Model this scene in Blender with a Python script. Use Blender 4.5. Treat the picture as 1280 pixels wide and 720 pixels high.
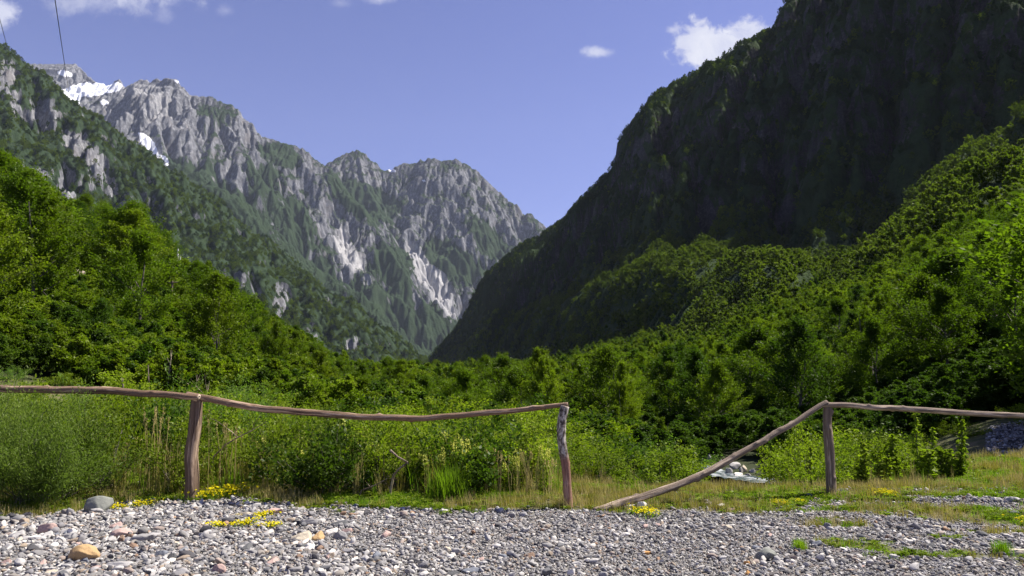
import bpy, math, random
import numpy as np
from mathutils import Vector

for o in list(bpy.data.objects):
    bpy.data.objects.remove(o)
scene = bpy.context.scene
COL = scene.collection
R = math.radians

# ------------------------------------------------------------------ camera
FPX = 900.0                      # focal length in pixels of the 1280 px wide photograph
PITCH = math.atan(87.0 / FPX)
CAMZ = 1.6
cam_d = bpy.data.cameras.new('camera')
cam_d.sensor_width = 36.0
cam_d.lens = 36.0 * FPX / 1280.0
cam_d.clip_start = 0.05
cam_d.clip_end = 30000.0
cam = bpy.data.objects.new('camera', cam_d)
cam.location = (0, 0, CAMZ)
cam.rotation_euler = (R(90) + PITCH, 0, 0)
COL.objects.link(cam)
scene.camera = cam

# ------------------------------------------------------------------ sky, sun, exposure
SUN_EL = R(53.0)
SUN_H = Vector((0.93, 0.37)).normalized()      # horizontal direction towards the sun
SUN_DIR = Vector((SUN_H.x * math.cos(SUN_EL), SUN_H.y * math.cos(SUN_EL), math.sin(SUN_EL)))
SKY_STRENGTH = 0.05
scene.view_settings.view_transform = 'Standard'
scene.view_settings.look = 'None'
scene.view_settings.exposure = 1.2
scene.view_settings.gamma = 1.0
scene.view_settings.use_curve_mapping = False
scene.cycles.max_bounces = 6
scene.cycles.diffuse_bounces = 3
scene.cycles.transmission_bounces = 4
scene.cycles.glossy_bounces = 2
scene.cycles.volume_bounces = 0
scene.cycles.use_denoising = True
scene.cycles.use_adaptive_sampling = True

sun_d = bpy.data.lights.new('sun', 'SUN')
sun_d.energy = 4.8
sun_d.angle = R(0.5)
sun_d.color = (1.0, 0.94, 0.84)
sun = bpy.data.objects.new('sun', sun_d)
sun.rotation_euler = SUN_DIR.to_track_quat('Z', 'Y').to_euler()
sun.location = (30, 20, 40)
COL.objects.link(sun)


class NT:
    """small helper for node trees"""
    def __init__(s, nt):
        s.nt = nt

    def n(s, t, ins=None, **props):
        x = s.nt.nodes.new(t)
        for k, v in props.items():
            setattr(x, k, v)
        for k, v in (ins or {}).items():
            sock = x.inputs[k]
            if isinstance(v, bpy.types.NodeSocket):
                s.nt.links.new(v, sock)
            else:
                sock.default_value = v
        return x

    def link(s, a, b):
        s.nt.links.new(a, b)

    def m(s, op, a, b=0.0, c=0.0, clamp=False):
        x = s.nt.nodes.new('ShaderNodeMath')
        x.operation = op
        x.use_clamp = clamp
        for i, v in enumerate((a, b, c)):
            if isinstance(v, bpy.types.NodeSocket):
                s.nt.links.new(v, x.inputs[i])
            else:
                x.inputs[i].default_value = v
        return x.outputs[0]

    def mix(s, f, a, b, blend='MIX'):
        x = s.nt.nodes.new('ShaderNodeMix')
        x.data_type = 'RGBA'
        x.blend_type = blend
        for i, v in ((0, f), (6, a), (7, b)):
            if isinstance(v, bpy.types.NodeSocket):
                s.nt.links.new(v, x.inputs[i])
            elif i == 0:
                x.inputs[i].default_value = v
            else:
                x.inputs[i].default_value = (*v, 1.0) if len(v) == 3 else v
        return x.outputs[2]

    def ss(s, v, lo, hi):
        x = s.nt.nodes.new('ShaderNodeMapRange')
        x.interpolation_type = 'SMOOTHSTEP'
        s.nt.links.new(v, x.inputs[0])
        x.inputs[1].default_value = lo
        x.inputs[2].default_value = hi
        return x.outputs[0]

    def noise(s, vec, scale, detail=4.0, rough=0.55, dist=0.0):
        x = s.n('ShaderNodeTexNoise', {'Scale': scale, 'Detail': detail, 'Roughness': rough, 'Distortion': dist})
        if vec is not None:
            s.nt.links.new(vec, x.inputs['Vector'])
        return x.outputs['Fac']

    def ramp(s, f, stops, interp='LINEAR'):
        x = s.nt.nodes.new('ShaderNodeValToRGB')
        cr = x.color_ramp
        cr.interpolation = interp
        while len(cr.elements) < len(stops):
            cr.elements.new(0.5)
        for e, (p, c) in zip(cr.elements, stops):
            e.position = p
            e.color = (*c, 1.0)
        s.nt.links.new(f, x.inputs[0])
        return x.outputs[0]


# world: Nishita sky with a few fair-weather clouds far up in it
world = bpy.data.worlds.new('World')
scene.world = world
world.use_nodes = True
wt = NT(world.node_tree)
world.node_tree.nodes.clear()
sky = wt.n('ShaderNodeTexSky', sky_type='NISHITA', sun_disc=False)
sky.sun_elevation = SUN_EL
sky.sun_rotation = math.atan2(SUN_H.x, SUN_H.y)
sky.altitude = 800
sky.air_density = 1.0
sky.dust_density = 0.6
sky.ozone_density = 2.5
SKY_TINT = (1.05, 0.86, 1.22)
skyc = wt.mix(1.0, sky.outputs[0], SKY_TINT, 'MULTIPLY')
tc = wt.n('ShaderNodeTexCoord').outputs['Generated']
sep = wt.n('ShaderNodeSeparateXYZ', {0: tc})
dyp = wt.m('MAXIMUM', sep.outputs[1], 0.05)
ga = wt.m('DIVIDE', sep.outputs[0], dyp)
gb = wt.m('DIVIDE', sep.outputs[2], dyp)
gv = wt.n('ShaderNodeCombineXYZ', {0: ga, 1: gb, 2: 0.0}).outputs[0]
cn1 = wt.noise(gv, 16.0, 7.0, 0.58, 0.3)
cn2 = wt.noise(gv, 5.0, 3.0, 0.5)
front = wt.m('GREATER_THAN', sep.outputs[1], 0.06)


def sky_ab(u, v):
    f = Vector((0, math.cos(PITCH), math.sin(PITCH)))
    up = Vector((0, -math.sin(PITCH), math.cos(PITCH)))
    d = f * FPX + up * (360 - v) + Vector((1, 0, 0)) * (u - 640)
    return d.x / d.y, d.z / d.y


CLOUDS = [  # centre (u, v), half sizes, softness, opacity
    (2, 14, 26, 26, 0.9, 0.95),
    (170, -14, 85, 38, 1.3, 0.75),
    (120, 2, 70, 20, 1.4, 0.5),
    (205, 18, 18, 16, 1.2, 0.3),
    (868, 50, 42, 31, 0.5, 1.0),
    (905, 60, 55, 26, 0.6, 1.0),
    (932, 45, 34, 22, 0.7, 0.9),
    (842, 38, 15, 9, 0.9, 0.8),
    (748, 66, 20, 8, 1.3, 0.75),
    (470, -2, 22, 10, 1.2, 0.7),
    (425, 3, 24, 8, 1.4, 0.35),
    (282, 13, 14, 10, 1.4, 0.3),
]
cn3 = wt.noise(gv, 55.0, 6.0, 0.65, 0.5)
acc = None
for (u, v, ru, rv, soft, op) in CLOUDS:
    a, b = sky_ab(u, v)
    da = wt.m('DIVIDE', wt.m('SUBTRACT', ga, a), ru / FPX)
    db = wt.m('DIVIDE', wt.m('SUBTRACT', gb, b), rv / FPX)
    rr = wt.m('SQRT', wt.m('ADD', wt.m('MULTIPLY', da, da), wt.m('MULTIPLY', db, db)))
    # ragged edge: radius + noise
    e = wt.m('ADD', rr, wt.m('MULTIPLY', wt.m('SUBTRACT', cn1, 0.5), 2.4))
    e = wt.m('ADD', e, wt.m('MULTIPLY', wt.m('SUBTRACT', cn3, 0.5), 1.5))
    e = wt.m('ADD', e, wt.m('MULTIPLY', wt.m('SUBTRACT', cn2, 0.5), 1.0))
    mk = wt.n('ShaderNodeMapRange', {0: e, 1: 1.2, 2: 1.2 - soft, 3: 0.0, 4: op}, interpolation_type='SMOOTHSTEP')
    mk = mk.outputs[0]
    acc = mk if acc is None else wt.m('MAXIMUM', acc, mk)
acc = wt.m('MULTIPLY', acc, front)
CLOUD_COL = 0.43 / SKY_STRENGTH
ccol = wt.ramp(cn1, [(0.30, (0.92, 0.93, 1.0)), (0.7, (0.55, 0.58, 0.82))])
cc2 = wt.mix(1.0, ccol, (CLOUD_COL, CLOUD_COL, CLOUD_COL), 'MULTIPLY')
fin = wt.mix(acc, skyc, cc2)
bg = wt.n('ShaderNodeBackground', {'Color': fin, 'Strength': SKY_STRENGTH})
wo = wt.n('ShaderNodeOutputWorld', {'Surface': bg.outputs[0]})


# ------------------------------------------------------------------ helpers
def P(u, v, Y):
    """world point at depth Y seen at pixel (u, v) of the photograph"""
    dx = (u - 640) / FPX
    dz = (360 - v) / FPX
    cy = math.cos(PITCH) - dz * math.sin(PITCH)
    cz = math.sin(PITCH) + dz * math.cos(PITCH)
    k = Y / cy
    return Vector((dx * k, Y, CAMZ + cz * k))


def ydepth(v):
    """depth at which level ground is seen on image row v"""
    return CAMZ / np.tan(np.arctan((np.asarray(v, float) - 360.0) / FPX) - PITCH)


def proj(x, y, z):
    z = z - CAMZ
    d = y * math.cos(PITCH) + z * math.sin(PITCH)
    w = -y * math.sin(PITCH) + z * math.cos(PITCH)
    return 640 + FPX * x / d, 360 - FPX * w / d


_perm = np.random.RandomState(7).permutation(256).astype(np.int64)
_perm = np.concatenate([_perm, _perm, _perm])
_gang = np.random.RandomState(8).uniform(0, 2 * math.pi, 256)
_gx, _gy = np.cos(_gang), np.sin(_gang)


def pn2(x, y, seed=0):
    """2-D gradient noise, about -1..1"""
    x = np.asarray(x, float) + seed * 17.31
    y = np.asarray(y, float) - seed * 9.73
    xi = np.floor(x).astype(np.int64)
    yi = np.floor(y).astype(np.int64)
    xf, yf = x - xi, y - yi
    u = xf * xf * xf * (xf * (xf * 6 - 15) + 10)
    v = yf * yf * yf * (yf * (yf * 6 - 15) + 10)

    def g(ix, iy, fx, fy):
        h = _perm[_perm[ix & 255] + (iy & 255)]
        return _gx[h] * fx + _gy[h] * fy
    a = g(xi, yi, xf, yf)
    b = g(xi + 1, yi, xf - 1, yf)
    c = g(xi, yi + 1, xf, yf - 1)
    d = g(xi + 1, yi + 1, xf - 1, yf - 1)
    return 1.5 * ((a + u * (b - a)) + v * ((c + u * (d - c)) - (a + u * (b - a))))


def fbm(x, y, octv=5, gain=0.5, seed=0):
    s, a, t = 0, 1.0, 0.0
    for i in range(octv):
        s = s + a * pn2(x * 2.03 ** i, y * 2.03 ** i, seed + i * 3)
        t += a
        a *= gain
    return s / t


def ridged(x, y, octv=5, gain=0.5, seed=0):
    s, a, t, w = 0, 1.0, 0.0, 1.0
    for i in range(octv):
        r = 1 - np.abs(pn2(x * 2.1 ** i, y * 2.1 ** i, seed + i * 3))
        r = r * r * w
        w = np.clip(r * 1.6, 0, 1)
        s = s + a * r
        t += a
        a *= gain
    return s / t


def mesh_from(name, V, F, attrs=None, smooth=False, fattrs=None):
    """V (n,3); F (m,3 or 4) ints, all faces with the same corner count"""
    V = np.ascontiguousarray(V, dtype=np.float32)
    F = np.ascontiguousarray(F, dtype=np.int32)
    me = bpy.data.meshes.new(name)
    k = F.shape[1]
    me.vertices.add(len(V))
    me.vertices.foreach_set('co', V.ravel())
    me.loops.add(F.size)
    me.loops.foreach_set('vertex_index', F.ravel())
    me.polygons.add(len(F))
    me.polygons.foreach_set('loop_start', np.arange(0, F.size, k, dtype=np.int32))
    if smooth:
        me.polygons.foreach_set('use_smooth', np.ones(len(F), dtype=bool))
    me.update(calc_edges=True)
    for an, av in (attrs or {}).items():
        av = np.asarray(av, dtype=np.float32)
        if av.ndim == 1:
            at = me.attributes.new(an, 'FLOAT', 'POINT')
            at.data.foreach_set('value', av)
        else:
            at = me.attributes.new(an, 'FLOAT_VECTOR', 'POINT')
            at.data.foreach_set('vector', av.ravel())
    return me


def cat_meshes(parts):
    """join (V, F, attrs) triples"""
    Vs, Fs, n = [], [], 0
    keys = parts[0][2].keys() if len(parts[0]) > 2 else []
    A = {k: [] for k in keys}
    for p in parts:
        Vs.append(p[0])
        Fs.append(np.asarray(p[1]) + n)
        n += len(p[0])
        for k in keys:
            A[k].append(p[2][k])
    return np.concatenate(Vs), np.concatenate(Fs), {k: np.concatenate(v) for k, v in A.items()}


def add_obj(name, me, mat=None, parent=None, loc=None):
    o = bpy.data.objects.new(name, me)
    if mat is not None and not me.materials:
        me.materials.append(mat)
    COL.objects.link(o)
    if parent is not None:
        o.parent = parent
    if loc is not None:
        o.location = loc
    return o


def tag(o, label=None, cat=None, group=None, kind=None):
    if label:
        o['label'] = label
    if cat:
        o['category'] = cat
    if group:
        o['group'] = group
    if kind:
        o['kind'] = kind
    return o


def empty(name, loc, rz=0.0, sc=1.0, label=None, cat=None, group=None):
    o = bpy.data.objects.new(name, None)
    o.empty_display_size = 0.2
    o.location = loc
    o.rotation_euler = (0, 0, rz)
    o.scale = (sc, sc, sc) if not hasattr(sc, '__len__') else sc
    COL.objects.link(o)
    return tag(o, label, cat, group)


def grid_faces(n, m):
    i = np.arange(n - 1)[:, None] * m + np.arange(m - 1)[None, :]
    i = i.ravel()
    return np.stack([i, i + m, i + m + 1, i + 1], axis=1)


def sstep(x, a, b):
    t = np.clip((x - a) / (b - a), 0, 1)
    return t * t * (3 - 2 * t)


def new_mat(name):
    m = bpy.data.materials.new(name)
    m.use_nodes = True
    m.node_tree.nodes.clear()
    t = NT(m.node_tree)
    return m, t


def finish(t, color, rough=0.9, normal=None, spec=0.3, disp=None, extra=None):
    b = t.n('ShaderNodeBsdfPrincipled', {'Base Color': color if isinstance(color, bpy.types.NodeSocket) else (*color, 1.0),
                                          'Roughness': rough, 'Specular IOR Level': spec})
    if normal is not None:
        t.link(normal, b.inputs['Normal'])
    t.n('ShaderNodeOutputMaterial', {'Surface': b.outputs[0]})
    return b


def leaf_mat(name, c1, c2, trans=0.45, tc_=None, hue_amt=0.25):
    """leaf surface: colour varies per plant and per leaf clump; light passes through"""
    m, t = new_mat(name)
    oi = t.n('ShaderNodeObjectInfo').outputs['Random']
    at = t.n('ShaderNodeAttribute', attribute_name='tint').outputs['Fac']
    f = t.m('ADD', t.m('MULTIPLY', oi, 0.55), t.m('MULTIPLY', at, 0.45))
    wm_ = (1.0, 1.0, 1.0) if tc_ else (1.30, 1.17, 0.9)
    col = t.mix(f, tuple(a * b for a, b in zip(c1, wm_)), tuple(a * b for a, b in zip(c2, wm_)))
    br = t.m('ADD', 0.8, t.m('MULTIPLY', t.m('FRACT', t.m('MULTIPLY', oi, 7.13)), 0.4))
    col = t.mix(1.0, col, t.n('ShaderNodeCombineXYZ', {0: br, 1: br, 2: br}).outputs[0], 'MULTIPLY')
    tcol = t.mix(1.0, col, tc_ or (1.35, 1.6, 0.5), 'MULTIPLY')
    d = t.n('ShaderNodeBsdfDiffuse', {'Color': col})
    tr = t.n('ShaderNodeBsdfTranslucent', {'Color': tcol})
    g = t.n('ShaderNodeBsdfGlossy', {'Color': (1, 1, 1, 1), 'Roughness': 0.45})
    mx = t.n('ShaderNodeMixShader', {0: trans, 1: d.outputs[0], 2: tr.outputs[0]})
    mx2 = t.n('ShaderNodeMixShader', {0: 0.006, 1: mx.outputs[0], 2: g.outputs[0]})
    t.n('ShaderNodeOutputMaterial', {'Surface': mx2.outputs[0]})
    return m


def erode(H, cell, iters, K, m=0.5, talus=1.9, a0=3.0):
    """running water cuts gullies: flow goes to the lowest neighbour, cutting grows with the drained area"""
    H = H.copy()
    n, k = H.shape
    N_ = n * k
    ids = np.arange(N_).reshape(n, k)
    rs = np.random.RandomState(1)
    for it in range(iters):
        best = np.zeros((n, k))
        rec = ids.copy()
        dist = np.full((n, k), cell, float)
        Hj = H + rs.uniform(0, 0.05 * cell, H.shape)
        for di in (-1, 0, 1):
            for dj in (-1, 0, 1):
                if di == 0 and dj == 0:
                    continue
                L_ = cell * math.hypot(di, dj)
                sh = np.full((n, k), 1e9)
                i0, i1 = max(0, -di), n - max(0, di)
                j0, j1 = max(0, -dj), k - max(0, dj)
                sh[i0:i1, j0:j1] = Hj[i0 + di:i1 + di, j0 + dj:j1 + dj]
                sl = (Hj - sh) / L_
                mk = sl > best
                best = np.where(mk, sl, best)
                rec = np.where(mk, ids + di * k + dj, rec)
                dist = np.where(mk, L_, dist)
        r = rec.ravel()
        A = np.ones(N_)
        root = r == ids.ravel()
        rr = r.copy()
        sink = N_                       # pits drain nowhere
        rr = np.where(root, sink, rr)
        rr = np.append(rr, sink)
        A = np.append(A, 0.0)
        for _ in range(10):
            A = A + np.bincount(rr, weights=A, minlength=N_ + 1)
            A[sink] = 0
            rr = rr[rr]
        A = A[:N_].reshape(n, k)
        drop = H - H.ravel()[r].reshape(n, k)
        cut = K * cell * np.maximum(A - a0, 0) ** m * best
        cut = np.minimum(cut, 0.5 * np.maximum(drop, 0))
        H = H - cut
        # loose rock slides where it is too steep
        ex = np.maximum(drop - cut - talus * dist, 0)
        H = H - 0.3 * ex
    return H, A


def sample_grid(H, x0, y0, cell, X, Y):
    a = np.clip((X - x0) / cell, 0, H.shape[0] - 1.001)
    b = np.clip((Y - y0) / cell, 0, H.shape[1] - 1.001)
    i, j = a.astype(int), b.astype(int)
    fa, fb = a - i, b - j
    return H[i, j] * (1 - fa) * (1 - fb) + H[i + 1, j] * fa * (1 - fb) + H[i, j + 1] * (1 - fa) * fb + H[i + 1, j + 1] * fa * fb


def slope_of(X, Y, Z):
    """true steepness of a sheet of points"""
    ax, ay, az = np.gradient(X, axis=0), np.gradient(Y, axis=0), np.gradient(Z, axis=0)
    bx_, by_, bz_ = np.gradient(X, axis=1), np.gradient(Y, axis=1), np.gradient(Z, axis=1)
    nx, ny, nz = ay * bz_ - az * by_, az * bx_ - ax * bz_, ax * by_ - ay * bx_
    return np.hypot(nx, ny) / (np.abs(nz) + 1e-6)


def terrace(H, step, amt, warp):
    """rock bands: ledges and cliffs"""
    h = (H + warp) / step
    f = np.floor(h)
    t = h - f
    t2 = sstep(t, 0.35, 0.95)
    return H + amt * ((f + t2) - h) * step

# ------------------------------------------------------------------ near ground
_GY = np.log(np.array([9, 14, 22, 35, 60, 100, 150, 220, 320, 450, 900.]))
_GU = np.array([-1500, -700, 0, 215, 330, 450, 640, 860, 1000, 1280, 2200, 3500.])
_GZ = np.array([
    [0, 0.6, 4, 10, 22, 38, 50, 55, 55, 50, 30],
    [0, 0.5, 3, 8, 18, 32, 45, 50, 50, 50, 30],
    [0, 0.3, 1.4, 4, 10, 21, 33, 24, 15, 8, -6],
    [0, 0.1, 0.5, 1.8, 5, 11, 18.5, 13, 8, 0, -8],
    [0, 0.0, 0.0, 0.4, 1.6, 3.2, 4.5, 3, -2, -6, -9],
    [0, -.1, -.5, -1.2, -2.2, -3.2, -4, -5, -6, -7, -10],
    [0, -.2, -1.2, -2.4, -3.6, -4.5, -5, -5, -4, -3, -4],
    [0, -1.05, -2.0, -2.3, -2.6, -1.5, 0, 4, 11, 20, 34],
    [0, -1.05, -1.8, -2.0, -1.0, 3, 9, 19, 36, 55, 90],
    [0, -.1, .1, 1.2, 5, 15, 29, 50, 80, 110, 150],
    [0, .1, .8, 3, 12, 28, 50, 78, 115, 150, 190],
    [0, .3, 2, 7, 18, 36, 60, 90, 125, 160, 200.],
])


def G(x, y, detail=True):
    x = np.asarray(x, float)
    y = np.asarray(y, float)
    yy = np.maximum(y, 4.0)
    pu = 640 + FPX * x / yy
    ly = np.log(np.maximum(y, 1.0))
    a = np.clip(np.interp(pu, _GU, np.arange(len(_GU))), 0, len(_GU) - 1.001)
    b = np.clip(np.interp(ly, _GY, np.arange(len(_GY))), 0, len(_GY) - 1.001)
    ia, ib = a.astype(int), b.astype(int)
    fa, fb = a - ia, b - ib
    fa = fa * fa * (3 - 2 * fa)
    z = ((1 - fa) * (1 - fb) * _GZ[ia, ib] + fa * (1 - fb) * _GZ[ia + 1, ib]
         + (1 - fa) * fb * _GZ[ia, ib + 1] + fa * fb * _GZ[ia + 1, ib + 1])
    far = sstep(y, 9, 20)
    if detail:
        z = z + 0.022 * fbm(x * 0.9, y * 0.9, 3, seed=3)
        z = z + far * 0.25 * fbm(x * 0.12, y * 0.12, 3, seed=5) * np.clip(y / 20, 0, 6)
    return z


def gz(x, y):
    return float(G(np.array([x]), np.array([y]))[0])


# boundary (depth) between gravel and grass, by pixel column of the photograph
_BU = np.array([-900, 0, 60, 130, 240, 330, 430, 700, 880, 1000, 1100, 1280, 2200])
_BV = np.array([655, 662, 655, 640, 632, 640, 645, 650, 652, 645, 655, 668, 670.])


def grass_amount(x, y):
    """>0.5 where grass grows instead of gravel"""
    yy = np.maximum(y, 2.0)
    pu = 640 + FPX * x / yy
    yb = ydepth(np.interp(pu, _BU, _BV))
    e = (y - yb) / 0.5 + 0.9 * fbm(x * 1.3, y * 2.2, 3, seed=21)
    g = sstep(e, 0.0, 1.2)
    # gravel spreads back through the grass right of the gate gap
    r1 = sstep(pu, 960, 1060) * sstep(y, 7.4, 7.9) * (1 - sstep(y, 8.6, 9.3))
    g = np.where(r1 > 0, g * (1 - 0.85 * r1 * sstep(fbm(x * 0.8, y * 2.4, 3, seed=33), -0.25, 0.1)), g)
    # thin grass patches inside the gravel at right
    patch = sstep(fbm(x * 0.9 + 3.1, y * 2.1, 3, seed=44), 0.12, 0.35) * sstep(pu, 900, 1050) * sstep(y, 5.3, 5.9)
    g = np.maximum(g, patch * 0.9)
    bank = sstep(pu, 1195, 1260) * (1 - sstep(pu, 1420, 1500)) * sstep(y, 12.0, 13.0) * (1 - sstep(y, 17, 19))
    return np.clip(g * (1 - bank), 0, 1)


def river_amount(x, y):
    cx = 5.2 + 0.12 * (y - 20) + 1.5 * np.sin(y * 0.12)
    return np.exp(-((x - cx) / 2.6) ** 2) * sstep(y, 17, 20)


nth, nr = 520, 620
th = np.linspace(R(-68), R(68), nth)
rr_ = 3.0 + np.cumsum(np.concatenate([[0], np.geomspace(0.02, 9.0, nr - 1)]))
rr_ = rr_ * 900 / rr_[-1]
rr_ = np.concatenate([np.linspace(2.0, rr_[0], 12)[:-1], rr_])
TH, RR = np.meshgrid(th, rr_, indexing='ij')
gx = RR * np.sin(TH)
gy = RR * np.cos(TH) - 8.0
gzv = G(gx, gy)
gm_, gt = new_mat('ground')
at = gt.n('ShaderNodeAttribute', attribute_name='grass').outputs['Fac']
bank_shade = gt.n('ShaderNodeAttribute', attribute_name='bank').outputs['Fac']
pos = gt.n('ShaderNodeNewGeometry').outputs['Position']
n1 = gt.noise(pos, 38.0, 5.0, 0.7)
n2 = gt.noise(pos, 2.2, 4.0, 0.6)
n3 = gt.noise(pos, 0.35, 3.0, 0.6)
gcol = gt.ramp(n1, [(0.3, (0.16, 0.155, 0.15)), (0.5, (0.27, 0.26, 0.25)), (0.62, (0.34, 0.33, 0.315)), (0.75, (0.46, 0.45, 0.43))])
gcol = gt.mix(gt.m('MULTIPLY', n2, 0.35), gcol, (0.24, 0.20, 0.15))
gcol = gt.mix(bank_shade, gcol, gt.ramp(gt.noise(pos, 6.0, 6.0, 0.7), [(0.35, (0.022, 0.02, 0.019)), (0.65, (0.065, 0.058, 0.055))]))  # bank gravel darkened in colour to stand in for shade
scol = gt.ramp(n2, [(0.3, (0.045, 0.06, 0.018)), (0.5, (0.10, 0.105, 0.035)), (0.7, (0.19, 0.15, 0.08))])
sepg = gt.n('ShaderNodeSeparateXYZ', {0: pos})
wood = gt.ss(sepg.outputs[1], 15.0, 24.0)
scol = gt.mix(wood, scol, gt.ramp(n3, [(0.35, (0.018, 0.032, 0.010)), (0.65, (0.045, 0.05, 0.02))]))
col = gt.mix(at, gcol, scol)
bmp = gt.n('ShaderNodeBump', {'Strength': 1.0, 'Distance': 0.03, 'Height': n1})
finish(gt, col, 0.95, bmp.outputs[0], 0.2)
ground = add_obj('ground', mesh_from('ground', np.stack([gx.ravel(), gy.ravel(), gzv.ravel()], 1), grid_faces(nth, len(rr_))[:, ::-1],
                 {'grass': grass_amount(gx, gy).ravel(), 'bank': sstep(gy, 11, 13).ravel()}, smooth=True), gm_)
tag(ground, kind='structure')

# wide land sheet under everything, out to the horizon
pm_, pt = new_mat('valley_floor')
ppos = pt.n('ShaderNodeNewGeometry').outputs['Position']
finish(pt, pt.ramp(pt.noise(ppos, 0.02, 6.0, 0.65), [(0.35, (0.03, 0.05, 0.018)), (0.65, (0.07, 0.09, 0.03))]), 0.95)
s_ = 14000.0
vf = mesh_from('valley_floor', np.array([(-s_, -s_, -14), (s_, -s_, -14), (s_, s_, -14), (-s_, s_, -14)]), np.array([[0, 1, 2, 3]]))
tag(add_obj('valley_floor', vf, pm_), kind='structure')


# ------------------------------------------------------------------ mountains
def rock_mat(name, bump, green=((0.017, 0.033, 0.016), (0.038, 0.060, 0.026)), rockc=None, fs=1.0, zs=0.45):
    m, t = new_mat(name)
    p = t.n('ShaderNodeNewGeometry').outputs['Position']
    mp = t.n('ShaderNodeMapping', {'Vector': p, 'Scale': (1, 1, zs)}).outputs[0]
    veg = t.n('ShaderNodeAttribute', attribute_name='veg').outputs['Fac']
    snow = t.n('ShaderNodeAttribute', attribute_name='snow').outputs['Fac']
    pale = t.n('ShaderNodeAttribute', attribute_name='pale').outputs['Fac']
    a = t.noise(mp, 0.012 * fs, 9.0, 0.68)
    b = t.noise(mp, 0.06 * fs, 6.0, 0.7)
    rc = rockc or [(0.30, (0.055, 0.057, 0.066)), (0.5, (0.125, 0.128, 0.142)), (0.66, (0.27, 0.27, 0.283))]
    rock = t.ramp(b, rc)
    rock = t.mix(t.m('MULTIPLY', t.ss(a, 0.52, 0.66), 0.45), rock, (0.19, 0.17, 0.16))
    rock = t.mix(pale, rock, t.ramp(b, [(0.3, (0.27, 0.265, 0.265)), (0.7, (0.47, 0.46, 0.455))]))
    g = t.ramp(t.noise(p, 0.05 * fs, 5.0, 0.7), [(0.3, green[0]), (0.7, green[1])])
    vm = t.ss(t.m('ADD', veg, t.m('MULTIPLY', t.m('SUBTRACT', b, 0.5), 1.1)), 0.42, 0.58)
    col = t.mix(vm, rock, g)
    sm = t.ss(t.m('ADD', snow, t.m('MULTIPLY', t.m('SUBTRACT', b, 0.5), 0.9)), 0.45, 0.55)
    col = t.mix(sm, col, (0.86, 0.87, 0.9))
    h = t.m('ADD', t.m('MULTIPLY', t.noise(mp, 0.03 * fs, 8.0, 0.72), 1.0), t.m('MULTIPLY', t.noise(p, 0.13 * fs, 4.0, 0.7), t.m('ADD', 0.15, t.m('MULTIPLY', vm, 0.5))))
    bm = t.n('ShaderNodeBump', {'Strength': 1.0, 'Distance': bump, 'Height': h})
    finish(t, col, 0.95, bm.outputs[0], 0.1)
    return m


def tents(X, Yc, lines, k1=1.15, kback=0.9):
    """height of the highest of many ridge lines, each falling away from its crest; also distance to it"""
    best = np.full(X.shape, -1e9)
    dist = np.zeros(X.shape)
    for pts, slope in lines:
        for (a, b) in zip(pts[:-1], pts[1:]):
            ax, ay, az = a
            bx, by, bz = b
            dx, dy = bx - ax, by - ay
            L2 = dx * dx + dy * dy
            t = np.clip(((X - ax) * dx + (Yc - ay) * dy) / L2, 0, 1)
            d = np.hypot(X - ax - t * dx, Yc - ay - t * dy)
            h = az + t * (bz - az) - slope * d ** 0.97
            mk = h > best
            best = np.where(mk, h, best)
            dist = np.where(mk, d, dist)
    return best, dist


def blobs(u, v, lst, wob):
    r = np.zeros(u.shape)
    for (cu, cv, ru, rv, ang, s) in lst:
        ca, sa = math.cos(R(ang)), math.sin(R(ang))
        du, dv = u - cu, v - cv
        a = (du * ca + dv * sa) / ru
        b = (-du * sa + dv * ca) / rv
        q = np.sqrt(a * a + b * b) + wob
        r = np.maximum(r, s * (1 - sstep(q, 0.6, 1.25)))
    return r


def polar_grid(u0, u1, nu, y0, y1, ny, power=1.0):
    pu = np.linspace(u0, u1, nu)
    t = np.linspace(0, 1, ny) ** power
    yy = y0 + (y1 - y0) * t
    PU, YY = np.meshgrid(pu, yy, indexing='ij')
    return (PU - 640) / FPX * YY, YY, PU


# --- the high rocky range at the head of the valley
def L(pts, slope):
    return [tuple(P(u, v, Y)) for (u, v, Y) in pts], slope


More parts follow.
